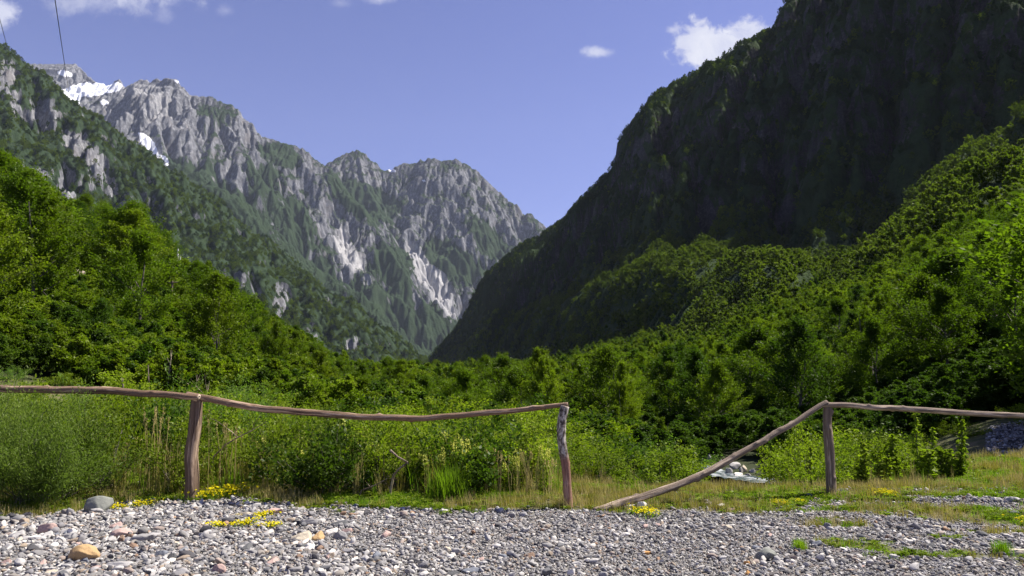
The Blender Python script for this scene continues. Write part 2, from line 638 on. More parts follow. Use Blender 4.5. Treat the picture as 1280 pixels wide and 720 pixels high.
rangeL = [
    L([(-120, 75, 6200), (0, 72, 6100), (36, 68, 6000), (75, 66, 6000), (95, 80, 5900), (118, 101, 5800), (135, 109, 5600),
       (143, 107, 5400)], 1.0),
    L([(75, 66, 6000), (70, 95, 5700), (60, 120, 5500)], 1.0),
    L([(143, 107, 5400), (150, 99, 5050), (156, 110, 5000)], 1.6),
    L([(100, 165, 4500), (118, 140, 4600), (156, 110, 4800), (170, 102, 4700), (190, 99, 4650), (214, 100, 4600), (222, 103, 4600), (236, 117, 4600), (262, 123, 4600),
       (290, 133, 4600), (304, 146, 4600), (318, 170, 4600), (332, 169, 4600), (345, 174, 4600), (364, 180, 4600), (385, 193, 4600),
       (410, 208, 4600)], 1.28),
    # spurs that run down towards the valley
    L([(190, 99, 4650), (172, 125, 4450), (150, 150, 4250), (135, 185, 4000)], 1.25),
    L([(222, 103, 4600), (205, 130, 4400), (195, 150, 4200), (205, 190, 3950), (215, 205, 3800)], 1.35),
    L([(262, 123, 4600), (270, 160, 4350), (262, 190, 4150), (255, 210, 3950)], 1.3),
    L([(304, 146, 4600), (300, 180, 4300), (290, 215, 4100), (300, 245, 3900), (315, 270, 3750)], 1.3),
    L([(364, 180, 4600), (345, 215, 4350), (352, 260, 4100), (370, 300, 3900), (385, 340, 3750)], 1.3),
    L([(410, 208, 4600), (425, 240, 4450), (415, 285, 4250), (430, 330, 4050), (452, 380, 3850), (470, 420, 3700)], 1.3),
    L([(425, 240, 4450), (455, 262, 4350), (478, 300, 4200), (505, 340, 4000), (530, 375, 3900), (550, 410, 3800)], 1.35),
    # farther massif
    L([(395, 215, 5600), (412, 203, 5600), (430, 193, 5600), (447, 188, 5600), (462, 197, 5600), (478, 210, 5600), (488, 213, 5600), (500, 206, 5600), (520, 203, 5600),
       (540, 199, 5500), (570, 200, 5500), (588, 207, 5500), (604, 219, 5450), (616, 235, 5400), (634, 252, 5400),
       (648, 263, 5400), (655, 274, 5400), (660, 266, 5300), (665, 267, 5300), (674, 276, 5300), (690, 292, 5300), (760, 330, 5300)], 1.3),
    L([(447, 188, 5600), (455, 225, 5300), (470, 255, 5050)], 1.3),
    L([(540, 199, 5500), (530, 235, 5200), (520, 270, 5000), (535, 310, 4700)], 1.3),
    L([(588, 207, 5500), (580, 240, 5250), (570, 275, 5050), (565, 310, 4800), (575, 350, 4500), (580, 390, 4300)], 1.3),
    L([(634, 252, 5400), (622, 280, 5200), (605, 310, 4950), (592, 345, 4700)], 1.3),
    # green shoulder below the snow gully
    L([(150, 232, 3300), (180, 212, 3350), (215, 203, 3400), (245, 214, 3350), (275, 235, 3250), (310, 268, 3150), (345, 305, 3000)], 1.0),
]
mx, my, mpu = polar_grid(-60, 780, 760, 2500, 6900, 640)
CA = 9.0
cx_ = np.arange(-3700, 1500, CA)
cy_ = np.arange(2350, 7000, CA)
CX, CY = np.meshgrid(cx_, cy_, indexing='ij')
wx = 70 * fbm(CX / 420, CY / 420, 4, seed=61)
wy = 70 * fbm(CX / 420, CY / 420, 4, seed=62)
tb, td = tents(CX, CY, rangeL)
tb2, _ = tents(CX + wx, CY + wy, rangeL)
cf = sstep(td, 20, 260)
HA = tb * (1 - cf) + tb2 * cf
HA = HA + (105 * fbm(CX / 260, CY / 260, 6, 0.62, seed=75) + 70 * (ridged((CX + 0.4 * CY) / 240, (CY - 0.2 * CX) / 420, 4, 0.55, seed=70) - 0.5)) * (0.22 + cf) + 9 * fbm(CX / 40, CY / 40, 3, seed=76) + 26 * np.abs(fbm(CX / 75, CY / 75, 3, seed=78)) * (1 - cf)
HA, _fa = erode(HA, CA, 13, 0.020, 0.5, 2.4)
HA = HA + (0.3 + cf) * (48 * fbm(CX / 110 + 3, CY / 110, 5, 0.62, seed=84) + 40 * (ridged((CX - 0.5 * CY) / 120, (CY + 0.5 * CX) / 160, 4, 0.6, seed=85) - 0.5))
HA = terrace(HA, 85.0, 0.55 * sstep(fbm(CX / 300, CY / 300, 3, seed=81), -0.2, 0.3), 60 * fbm(CX / 200, CY / 200, 4, seed=82) + 0.25 * CX)
HA, _fa = erode(HA, CA, 5, 0.018, 0.5, 2.8)
mz = sample_grid(HA, cx_[0], cy_[0], CA, mx, my)
mz = mz + 9 * fbm(mx / 38, my / 38, 4, 0.65, seed=77) + 10 * (ridged(mx / 26, my / 50, 3, 0.6, seed=79) - 0.5)
mz = np.maximum(mz, -60)
mu, mv = proj(mx, my, mz)
wob = 0.55 * fbm(mx / 130, my / 130, 4, 0.6, seed=90) + 0.3 * fbm(mx / 40, my / 40, 2, seed=93)
steep = slope_of(mx, my, mz)
snow = blobs(mu, mv, [(50, 67, 26, 3.5, 10, .9), (82, 92, 11, 4, 10, .9), (52, 75, 12, 3, 10, .8),
                      (112, 112, 42, 9, -8, 1.2), (86, 120, 16, 7, 20, 1.1), (95, 128, 6, 6, 0, 1), (130, 128, 7, 4, -10, 1),
                      (186, 181, 20, 6.5, 52, 1.3), (198, 199, 15, 7, 20, 1.2), (125, 150, 5, 3, 60, .8),
                      (221, 102, 6, 2.2, 15, .9), (490, 213, 5, 2.2, 10, 1), (530, 226, 3, 1.5, 0, .8)], wob * 0.6)
pale = blobs(mu, mv, [(118, 165, 22, 14, 50, .9), (200, 135, 20, 22, 60, .35), (430, 312, 10, 26, -15, .85), (440, 325, 20, 13, 40, .8), (460, 352, 14, 10, 60, .7),
                      (538, 345, 24, 14, 30, .95), (522, 322, 10, 26, -35, .8), (555, 372, 24, 12, 60, .9), (560, 395, 8, 18, 20, .7),
                      (190, 195, 26, 16, 30, .7), (170, 110, 30, 10, 0, .4)], wob)
vegz = blobs(mu, mv, [(235, 228, 75, 24, 30, 1.3), (300, 262, 60, 18, 40, 1.2), (345, 160, 14, 12, 0, .9), (270, 140, 25, 30, 50, .65), (350, 195, 30, 14, 20, .7), (440, 245, 34, 20, 40, .9), (478, 258, 24, 22, 40, .9),
                      (405, 345, 30, 16, 50, 1.0), (495, 335, 30, 26, 40, 1.0), (565, 325, 38, 22, 30, 1.2), (460, 385, 26, 60, 0, .8),
                      (520, 425, 60, 40, 0, 1.0), (370, 290, 26, 50, -10, .8), (330, 240, 30, 40, 0, .6), (610, 300, 40, 16, 50, .7), (120, 128, 10, 3, 0, .9), (500, 385, 20, 30, 20, .7)], wob)
veg = 0.70 * vegz + 0.46 - 0.20 * (steep - 1.5) + 0.40 * fbm(mx / 150, my / 150, 4, 0.6, seed=97) + 0.12 * sstep(mv, 220, 420)
veg = veg - 0.35 * (1 - sstep(mv, 120, 200)) - 0.75 * pale
far_mat = rock_mat('far_rock', 14.0)
tag(add_obj('mountain', mesh_from('mountain', np.stack([mx.ravel(), my.ravel(), mz.ravel()], 1), grid_faces(*mx.shape)[:, ::-1],
    {'veg': veg.ravel(), 'snow': snow.ravel(), 'pale': pale.ravel()}, smooth=True), far_mat), kind='structure')

# --- wooded ridge with rock bands at left, nearer
ridgeL = [
    L([(-500, -190, 1500), (-250, -80, 1650), (-100, 0, 1750), (-30, 40, 1800), (2, 54, 1800), (22, 72, 1800), (58, 97, 1820), (76, 116, 1840),
       (98, 141, 1860), (118, 165, 1880), (132, 178, 1900), (152, 205, 1950), (175, 232, 2000), (205, 258, 2050), (250, 279, 2100), (300, 313, 2150),
       (340, 338, 2200), (380, 368, 2250), (420, 396, 2300), (455, 422, 2350), (485, 446, 2400), (520, 470, 2450)], 0.92),
    L([(22, 72, 1800), (60, 150, 1600), (90, 200, 1450)], 1.0),
    L([(98, 141, 1860), (135, 210, 1700), (160, 255, 1550), (190, 320, 1350)], 1.0),
    L([(205, 258, 2050), (235, 310, 1850), (265, 370, 1650)], 0.9),
    L([(300, 313, 2150), (325, 360, 1980), (350, 410, 1800)], 0.9),
    L([(380, 368, 2250), (400, 405, 2100), (420, 440, 1950)], 0.9),
]
bx, by, bpu = polar_grid(-330, 620, 620, 750, 2900, 420)
CB = 5.0
cx_ = np.arange(-2300, 150, CB)
cy_ = np.arange(700, 2950, CB)
CX, CY = np.meshgrid(cx_, cy_, indexing='ij')
tb, td = tents(CX, CY, ridgeL)
tb2, _ = tents(CX + 35 * fbm(CX / 200, CY / 200, 4, seed=161), CY + 35 * fbm(CX / 200, CY / 200, 4, seed=162), ridgeL)
cf = sstep(td, 15, 120)
HB = tb * (1 - cf) + tb2 * cf + (32 * fbm(CX / 120, CY / 120, 5, 0.6, seed=175) + 36 * (ridged((CX + 0.3 * CY) / 130, CY / 240, 4, 0.55, seed=170) - 0.5)) * (0.1 + cf)
HB, _fb = erode(HB, CB, 24, 0.022, 0.5, 2.0)
HB = terrace(HB, 70.0, 0.45 * sstep(fbm(CX / 160, CY / 160, 3, seed=181), -0.1, 0.3), 40 * fbm(CX / 120, CY / 120, 4, seed=182) + 0.2 * CX)
bz = sample_grid(HB, cx_[0], cy_[0], CB, bx, by) + 3 * fbm(bx / 16, by / 16, 3, 0.6, seed=176)
# rock bands: terraces
bu, bv = proj(bx, by, bz)
bz = np.maximum(bz, -40)
band = blobs(bu, bv, [(8, 95, 12, 28, 10, 1), (52, 145, 26, 9, -5, 1.1), (62, 148, 10, 20, 0, .9), (95, 178, 20, 14, 40, 1.2), (118, 200, 12, 22, -20, 1), (45, 222, 18, 9, 5, 1.1),
                      (85, 245, 14, 8, 30, 1), (140, 232, 6, 14, -30, .9), (120, 225, 12, 8, 0, .6), (160, 262, 10, 20, 0, .7), (20, 120, 8, 30, 0, .5),
                      (385, 420, 12, 12, 60, .9), (350, 385, 10, 14, 20, .8), (300, 350, 10, 8, 20, .6), (440, 430, 8, 12, 30, .8), (280, 335, 8, 6, 0, .7), (355, 365, 14, 8, 50, .8)],
             0.5 * fbm(bx / 60, by / 60, 4, 0.6, seed=190))
bz = terrace(bz, 45.0, 0.9 * sstep(band, 0.15, 0.6), 22 * fbm(bx / 50, by / 50, 3, seed=183))
bz = bz + band * 12 * (ridged(bx / 14, by / 50, 3, 0.6, seed=196) - 0.4)
steepB = slope_of(bx, by, bz)
vegB = 1.14 - 0.66 * band + 0.50 * fbm(bx / 60, by / 60, 5, 0.65, seed=197) - 0.38 * (steepB - 1.1)
paleB = band * 0.12
tag(add_obj('mountain_ridge', mesh_from('mountain_ridge', np.stack([bx.ravel(), by.ravel(), bz.ravel()], 1), grid_faces(*bx.shape)[:, ::-1],
    {'veg': vegB.ravel(), 'snow': 0 * vegB.ravel(), 'pale': paleB.ravel()}, smooth=True), rock_mat('ridge_rock', 5.0, fs=2.5)), kind='structure')

# --- steep mountain at right, most of its face turned away from the sun
_sil = [(420, 462, 1500), (480, 460, 1500), (530, 455, 1500), (545, 437, 1450), (562, 420, 1430), (580, 395, 1400), (590, 372, 1380), (605, 345, 1350), (622, 330, 1320), (650, 306, 1280), (672, 297, 1250), (690, 284, 1220),
        (702, 277, 1200), (720, 255, 1170), (742, 234, 1140), (762, 214, 1110), (769, 200, 1100), (771, 180, 1090), (780, 165, 1080), (792, 152, 1060),
        (806, 132, 1040), (818, 118, 1020), (838, 108, 1000), (858, 97, 980), (880, 86, 960), (905, 70, 930), (925, 55, 915), (945, 48, 900), (966, 37, 880), (975, 22, 870),
        (988, 2, 850), (1010, -25, 830), (1060, -75, 790), (1130, -140, 750), (1230, -220, 710), (1400, -300, 640), (1700, -380, 560), (2100, -420, 470), (2600, -420, 400)]
_sp = [P(*q) for q in _sil]
S_pu = np.array([640 + FPX * p.x / p.y for p in _sp])
S_Y = np.array([p.y for p in _sp])
S_Z = np.array([p.z for p in _sp])
B_pu = np.array([420, 530, 620, 700, 780, 860, 1000, 1100, 1280, 1700, 2600.])
B_Y = np.array([1440, 1400, 980, 720, 560, 440, 350, 310, 260, 200, 150.])
pu1 = np.linspace(430, 2300, 820)
cY, cZ = np.interp(pu1, S_pu, S_Y), np.interp(pu1, S_pu, S_Z)
bY = np.interp(pu1, B_pu, B_Y)
bZ0 = G((pu1 - 640) / FPX * bY, bY, False) - 3.0
# wooded foothill that stands out in the sun in front of the shaded face
fh_v = np.interp(pu1, [430, 530, 580, 640, 700, 760, 820, 880, 940, 1000, 1060], [470, 456, 431, 402, 373, 349, 332, 328, 332, 338, 360]) + 9 * fbm(pu1 / 60, pu1 * 0, 3, seed=9)
bZ = np.maximum(bZ0, CAMZ + (447 - fh_v) / FPX * bY)
nf, nb_ = 420, 60
T0 = -0.36
tt = np.linspace(T0, 1, nf)
# steps of the face: wooded foot, cliff band, ledge, upper cliff
pt_ = np.array([-0.4, 0, 0.12, 0.30, 0.42, 0.56, 0.68, 0.84, 1.0])
ph_ = np.array([0.0, 0, 0.035, 0.13, 0.33, 0.50, 0.73, 0.87, 1.0])
TT, PP = np.meshgrid(tt, pu1)
ph2_ = np.array([0.0, 0, 0.035, 0.14, 0.33, 0.50, 0.73, 0.87, 1.0])
_tw = TT + 0.05 * fbm(PP / 55, TT * 3, 3, seed=230) * np.sin(np.pi * np.clip(TT, 0, 1))
_bl = sstep(PP, 860, 1000)
prof = np.interp(_tw, pt_, ph_) * (1 - _bl) + np.interp(_tw, pt_, ph2_) * _bl
DY = bY[:, None] + (cY - bY)[:, None] * TT
DZ = bZ[:, None] + (cZ - bZ)[:, None] * prof
DXp = (PP - 640) / FPX * DY
DZ = np.where(TT < 0, bZ[:, None] + (G(DXp, DY, False) - 3 - bZ[:, None]) * sstep(-TT, 0.0, -T0), DZ)
env = np.sin(np.pi * np.clip(TT, 0, 1)) ** 0.7
hsc = np.clip((cZ - bZ)[:, None] / 350.0, 0.05, 1.2)
CD = 3.6
cx_ = np.arange(-420, 1250, CD)
cy_ = np.arange(120, 2050, CD)
CX, CY = np.meshgrid(cx_, cy_, indexing='ij')


def mount_h(X, Y):
    pu = np.clip(640 + FPX * X / Y, 430, 2300)
    c_Y, c_Z = np.interp(pu, S_pu, S_Y), np.interp(pu, S_pu, S_Z)
    b_Y = np.interp(pu, B_pu, B_Y)
    b_Z = np.interp(pu, pu1, bZ)
    T = (Y - b_Y) / (c_Y - b_Y)
    Tw = T + 0.06 * fbm(pu / 60, T * 3, 3, seed=230) * np.sin(np.pi * np.clip(T, 0, 1))
    bl_ = sstep(pu, 860, 1000)
    h = b_Z + (c_Z - b_Z) * (np.interp(Tw, pt_, ph_) * (1 - bl_) + np.interp(Tw, pt_, ph2_) * bl_)
    h = np.where(T > 1, c_Z - 0.75 * (Y - c_Y), h)
    h = np.where(T < 0, b_Z + (G(X, Y, False) - 3 - b_Z) * sstep(-T, 0.0, -T0), h)
    return h, T, np.clip((c_Z - b_Z) / 350.0, 0.05, 1.2)


HD, TD, hs_ = mount_h(CX, CY)
envD = np.sin(np.pi * np.clip(TD, 0, 1)) ** 0.6
HD = HD + envD * hs_ * (34 * fbm(CX / 90, CY / 90, 5, 0.6, seed=240) + 44 * (ridged((CX - 0.6 * CY) / 95, (CY + 0.5 * CX) / 240, 4, 0.55, seed=241) - 0.5))
HD, _fd = erode(HD, CD, 26, 0.020, 0.5, 3.2, 6.0)
HD = terrace(HD, 58.0, 0.62 * envD * sstep(fbm(CX / 110, CY / 110, 3, seed=243), -0.3, 0.2), 30 * fbm(CX / 80, CY / 80, 4, seed=244) + 0.15 * CX)
DY_ = DY
DX_ = (PP - 640) / FPX * DY
DZ_ = sample_grid(HD, cx_[0], cy_[0], CD, DX_, DY_)
env = np.sin(np.pi * np.clip(TT, 0, 1)) ** 0.5
crest = sstep(TT, 0.93, 1.0)
DZ_ = DZ_ * (1 - crest) + (DZ + 2.5 * fbm(PP / 5, TT * 0, 3, seed=249)) * crest
DZ_ = DZ_ + env * (5.0 * fbm(DX_ / 15, DY_ / 15, 3, 0.6, seed=245) + 6 * (ridged((DX_ - 0.6 * DY_) / 14, (DY_ + 0.5 * DX_) / 60, 3, 0.6, seed=247) - 0.5))
tb_ = np.linspace(0, 1, nb_)[1:]
rgh = np.clip(env * sstep(TT, 0.2, 0.4) * np.clip((cZ - bZ)[:, None] / 350.0, 0.05, 1.2), 0, 1)
DY_ = DY_ + rgh * (9 * fbm(DX_ / 30, DZ_ / 26, 4, 0.65, seed=271) + 4.5 * fbm(DX_ / 70, DZ_ / 9, 3, 0.6, seed=272) + 5 * (ridged(DX_ / 22, DZ_ / 30, 3, 0.6, seed=273) - 0.5))
YB = DY_[:, -1:] + 500 * tb_[None, :]
ZB = DZ_[:, -1:] - 380 * tb_[None, :] ** 1.2
XB = (pu1[:, None] - 640) / FPX * cY[:, None] + 500 * tb_[None, :] * 0.55
stD = slope_of(DX_, DY_, DZ_)
hsc = np.clip((cZ - bZ)[:, None] / 350.0, 0.05, 1.2)
vegD = 1.06 + 0.62 * fbm(DX_ / 26, DZ_ / 40 + DY_ / 60, 5, 0.68, seed=263) - 0.34 * np.clip(stD - 2.3, 0, 2.0) * sstep(TT, 0.26, 0.42) * sstep(hsc, 0.15, 0.5)
DX_ = np.concatenate([DX_, XB], 1)
DY_ = np.concatenate([DY_, YB], 1)
DZ_ = np.concatenate([DZ_, ZB], 1)
vegD = np.concatenate([vegD, 1 + 0 * YB], 1)
darkD = np.concatenate([sstep(TT, 0.24, 0.42), 0.3 + 0 * YB], 1)  # shaded face gets darker crowns, so part of its shade is leaf colour
print('rock share of the cliff', (vegD < 0.5).mean(), 'steep', np.percentile(stD, [10, 50, 90]), 'A', np.percentile(steep, [10, 50, 90]), 'B', np.percentile(steepB, [10, 50, 90]))
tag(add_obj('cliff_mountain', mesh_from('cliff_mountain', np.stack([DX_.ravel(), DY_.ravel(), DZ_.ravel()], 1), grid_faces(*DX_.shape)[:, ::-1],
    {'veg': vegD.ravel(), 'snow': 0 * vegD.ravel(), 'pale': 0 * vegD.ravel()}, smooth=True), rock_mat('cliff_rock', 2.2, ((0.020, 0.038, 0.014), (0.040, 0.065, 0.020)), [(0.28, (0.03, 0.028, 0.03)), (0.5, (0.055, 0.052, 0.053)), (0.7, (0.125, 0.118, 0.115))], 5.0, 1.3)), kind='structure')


# ------------------------------------------------------------------ plant meshes
def leaf_quads(C, A, Nn, ln, wd, rs, droop=0.0):
    """one rhomb leaf per centre C along axis A with normal Nn"""
    n = len(C)
    A = A / (np.linalg.norm(A, axis=1, keepdims=True) + 1e-9)
    B = np.cross(A, Nn)
    B = B / (np.linalg.norm(B, axis=1, keepdims=True) + 1e-9)
    s = rs.uniform(0.65, 1.3, (n, 1))
    a = A * ln * 0.5 * s
    b = B * wd * 0.5 * s
    V = np.stack([C - a, C + b - 0.15 * a, C + a, C - b - 0.15 * a], 1).reshape(-1, 3)
    F = np.arange(4 * n).reshape(n, 4)
    return V, F


def tube(pts, rad, sides=6):
    """tube along a poly-line"""
    pts = np.asarray(pts, float)
    rad = np.broadcast_to(rad, (len(pts),))
    T = np.gradient(pts, axis=0)
    T /= np.linalg.norm(T, axis=1, keepdims=True) + 1e-9
    ref = np.array([0.31, 0.17, 0.93]) if abs(T[:, 2]).mean() < 0.8 else np.array([1.0, 0.1, 0.05])
    U = np.cross(T, ref)
    U /= np.linalg.norm(U, axis=1, keepdims=True) + 1e-9
    W = np.cross(T, U)
    a = np.linspace(0, 2 * np.pi, sides, endpoint=False)
    V = pts[:, None, :] + rad[:, None, None] * (np.cos(a)[None, :, None] * U[:, None, :] + np.sin(a)[None, :, None] * W[:, None, :])
    n = len(pts)
    i = np.arange(n - 1)[:, None] * sides
    j = np.arange(sides)[None, :]
    k = (j + 1) % sides
    F = np.stack([i + j, i + k, i + sides + k, i + sides + j], -1).reshape(-1, 4)
    return V.reshape(-1, 3), F


def crown(seed, H, Rad, nbr, nleaf, leaf, base=0.12, top=0.75, up=0.75, spread=0.055, aspect=0.55, nsub=9, bushy=False):
    """foliage of one tree or shrub: limbs, side twigs, leaves along the twigs.
    returns leaf mesh arrays, per-vertex tint, and the limb poly-lines"""
    rs = np.random.RandomState(seed)
    t = np.sort(rs.uniform(0, 1, nbr) ** 0.85)
    if bushy:
        o = np.stack([rs.normal(0, 0.12 * Rad, nbr), rs.normal(0, 0.12 * Rad, nbr), rs.uniform(0, 0.1 * H, nbr)], 1)
        phi = rs.uniform(0, 2 * np.pi, nbr)
        el = np.arcsin(rs.uniform(0.12, 0.99, nbr))
        ln = np.sqrt((np.cos(el) * Rad) ** 2 + (np.sin(el) * H) ** 2) * rs.uniform(0.72, 1.08, nbr)
    else:
        o = np.stack([0 * t, 0 * t, (base + (0.93 - base) * t) * H], 1)
        o[:, :2] += rs.normal(0, 0.02 * H, (nbr, 2))
        phi = np.arange(nbr) * 2.39996 + rs.uniform(-0.5, 0.5, nbr)
        el = R(12) + (R(78) - R(12)) * t ** 1.2 + rs.normal(0, 0.14, nbr)
        envl = (0.62 + 0.38 * np.sin(np.pi * np.clip(t * 1.25, 0, 1))) * (1 - 0.70 * t ** 2.2)
        ln = Rad * envl * rs.uniform(0.72, 1.15, nbr)
    d = np.stack([np.cos(phi) * np.cos(el), np.sin(phi) * np.cos(el), np.sin(el)], 1)
    bi = rs.randint(0, nbr, nleaf)
    w = ln[bi] / ln.max()
    keep = rs.uniform(0, 1, nleaf) < 0.35 + 0.65 * w
    bi = bi[keep]
    n = len(bi)
    si = rs.randint(0, nsub, n)
    sd = rs.uniform(0.30, 1.0, (nbr, nsub))[bi, si]                 # where the twig leaves the limb
    tw = rs.normal(0, 1, (nbr, nsub, 3))
    tw[:, :, 2] = np.abs(tw[:, :, 2]) * up + 0.15
    tw /= np.linalg.norm(tw, axis=2, keepdims=True)
    twd = tw[bi, si]
    twd = twd * 0.75 + d[bi] * 0.55
    twl = (ln[bi] * (0.42 - 0.18 * sd)) * rs.uniform(0.0, 1.0, n)
    bend = (sd ** 2)[:, None] * np.array([0, 0, 0.22]) * ln[bi][:, None]
    C = o[bi] + d[bi] * (ln[bi] * sd)[:, None] + bend + twd * twl[:, None]
    C += rs.normal(0, spread * Rad, (n, 3)) * (1.25 - 0.8 * (twl / (0.42 * ln[bi] + 1e-6)))[:, None]
    C[:, 2] = np.maximum(C[:, 2], 0.03 * H * rs.uniform(0.2, 1, n))
    A = twd + rs.normal(0, 0.65, (n, 3))
    N = rs.normal(0, 0.7, (n, 3)) + np.array([0, 0, 0.8]) + d[bi] * 0.45
    V, F = leaf_quads(C, A, N, leaf, leaf * aspect, rs)
    tint = np.clip(0.5 + 0.28 * rs.normal(0, 1, nbr)[bi] + 0.15 * rs.normal(0, 1, n) + 0.25 * (sd - 0.6), 0, 1)
    limbs = []
    for i in range(nbr):
        p0, p3 = o[i], o[i] + d[i] * ln[i] * 0.85 + np.array([0, 0, 0.16 * ln[i]])
        pm = (p0 + p3) / 2 - np.array([0, 0, 0.03 * ln[i]])
        limbs.append((np.array([p0, pm, p3]), ln[i]))
    return V, F, np.repeat(tint, 4), limbs


bark_m, bt = new_mat('bark')
bpos = bt.n('ShaderNodeTexCoord').outputs['Object']
bmap = bt.n('ShaderNodeMapping', {'Vector': bpos, 'Scale': (6, 6, 1.2)}).outputs[0]
bn = bt.noise(bmap, 2.0, 6.0, 0.7)
finish(bt, bt.ramp(bn, [(0.3, (0.06, 0.05, 0.042)), (0.7, (0.20, 0.175, 0.15))]), 0.95, bt.n('ShaderNodeBump', {'Strength': 0.6, 'Distance': 0.03, 'Height': bn}).outputs[0])

M_tree = leaf_mat('tree_leaf', (0.042, 0.082, 0.009), (0.082, 0.130, 0.012))
M_tree2 = leaf_mat('hazel_leaf', (0.060, 0.105, 0.010), (0.115, 0.165, 0.014))
M_dark = leaf_mat('dark_leaf', (0.024, 0.055, 0.009), (0.048, 0.085, 0.012), 0.4)
M_far = leaf_mat('far_leaf', (0.055, 0.088, 0.012), (0.115, 0.150, 0.018), 0.45, (1.3, 1.5, 0.55))
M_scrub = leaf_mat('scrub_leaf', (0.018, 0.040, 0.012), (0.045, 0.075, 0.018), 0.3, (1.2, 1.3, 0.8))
M_bush = leaf_mat('shrub_leaf', (0.075, 0.125, 0.015), (0.155, 0.215, 0.025), 0.42)
M_bush2 = leaf_mat('willow_leaf', (0.060, 0.120, 0.030), (0.105, 0.175, 0.040), 0.45)
M_broom = leaf_mat('feathery_leaf', (0.080, 0.140, 0.034), (0.145, 0.205, 0.050), 0.4)
M_grass = leaf_mat('grass_blade', (0.130, 0.150, 0.022), (0.300, 0.260, 0.070), 0.45, (1.2, 1.2, 0.6))
M_grass2 = leaf_mat('green_grass_blade', (0.060, 0.130, 0.015), (0.120, 0.190, 0.020), 0.5)
M_straw = leaf_mat('dry_stem', (0.34, 0.29, 0.10), (0.50, 0.42, 0.19), 0.3, (1, 1, 0.8))
M_grey = leaf_mat('grey_leaf', (0.20, 0.215, 0.20), (0.34, 0.35, 0.34), 0.15, (1, 1, 1))
M_yel = leaf_mat('yellow_petal', (0.62, 0.55, 0.010), (0.80, 0.70, 0.02), 0.4, (1, 1, 0.8))
M_pyel = leaf_mat('pale_yellow_petal', (0.42, 0.46, 0.08), (0.60, 0.60, 0.14), 0.4, (1, 1, 0.8))


def trunk_arrays(H, Rad, limbs, seed, r0, nlimb=10):
    rs = np.random.RandomState(seed + 500)
    zz = np.linspace(0, 0.9 * H, 7)
    pts = np.stack([np.cumsum(rs.normal(0, 0.012 * H, 7)) * (zz > 0), np.cumsum(rs.normal(0, 0.012 * H, 7)) * (zz > 0), zz], 1)
    parts = [tube(pts, np.linspace(r0, r0 * 0.15, 7), 7)]
    idx = np.argsort([-l for _, l in limbs])[:nlimb]
    for i in idx:
        p, l = limbs[i]
        parts.append(tube(p, [r0 * 0.38, r0 * 0.22, r0 * 0.06], 4))
    # root flare down into the soil
    parts.append(tube(np.array([[0, 0, -0.6], [0, 0, 0.0], [0, 0, 0.25]]), [r0 * 1.6, r0 * 1.4, r0 * 0.9], 7))
    V, F, _ = cat_meshes([(v, f, {}) for v, f in parts])
    return V, F


def tree_kind(nm, seed, H, Rad, nbr, nleaf, leaf, mat, r0=0.12, **kw):
    V, F, tint, limbs = crown(seed, H, Rad, nbr, nleaf, leaf, **kw)
    cm = mesh_from(nm + '_crown', V, F, {'tint': tint})
    cm.materials.append(mat)
    V, F = trunk_arrays(H, Rad, limbs, seed, r0)
    tm = mesh_from(nm + '_trunk', V, F, smooth=True)
    tm.materials.append(bark_m)
    return cm, tm


# near and middle-distance broadleaf trees (built about 8 m tall, scaled in place)
NEAR = [tree_kind('tree', 11, 8.0, 2.9, 60, 24000, 0.155, M_tree),
        tree_kind('tree', 12, 8.5, 2.5, 64, 24000, 0.155, M_tree2, base=0.08),
        tree_kind('tree', 13, 7.2, 3.2, 56, 24000, 0.155, M_tree, base=0.05),
        tree_kind('tree', 14, 8.0, 2.7, 60, 22000, 0.155, M_dark, base=0.08),
        tree_kind('tree', 15, 9.0, 2.3, 66, 22000, 0.15, M_tree2, up=1.4, base=0.1)]
MID = [tree_kind('tree', 21, 7.0, 2.9, 34, 6000, 0.31, M_tree, nsub=6, base=0.05),
       tree_kind('tree', 22, 7.6, 2.6, 36, 6000, 0.31, M_tree2, nsub=6, base=0.05),
       tree_kind('tree', 23, 6.6, 3.1, 34, 6000, 0.31, M_tree2, nsub=6, base=0.05),
       tree_kind('tree', 24, 7.2, 2.8, 34, 5600, 0.31, M_dark, nsub=6, base=0.05)]
FARC = [tree_kind('tree', 31 + i, 7.0, 2.8, 22, 900, 0.66, M_far, nsub=5, base=0.04)[0] for i in range(3)]


def plant_tree(kind, x, y, H, wide, rz, name, label, group, zoff=-0.15):
    cm, tm = kind
    h0 = KIND_H[cm.name]
    s = H / h0
    e = empty(name, (x, y, gz(x, y) + zoff), rz, (s * wide, s * wide, s), label, 'tree', group)
    add_obj('crown', cm, None, e)
    add_obj('trunk', tm, None, e)
    return e


FARD = [tree_kind('scrub', 35 + i, 7.0, 2.7, 22, 900, 0.66, M_scrub, nsub=5, base=0.04)[0] for i in range(2)]
KIND_H = {}
for k, h in zip(NEAR + MID, [8.0, 8.5, 7.2, 8.0, 9.0, 7.0, 7.6, 6.6, 7.2]):
    KIND_H[k[0].name] = h


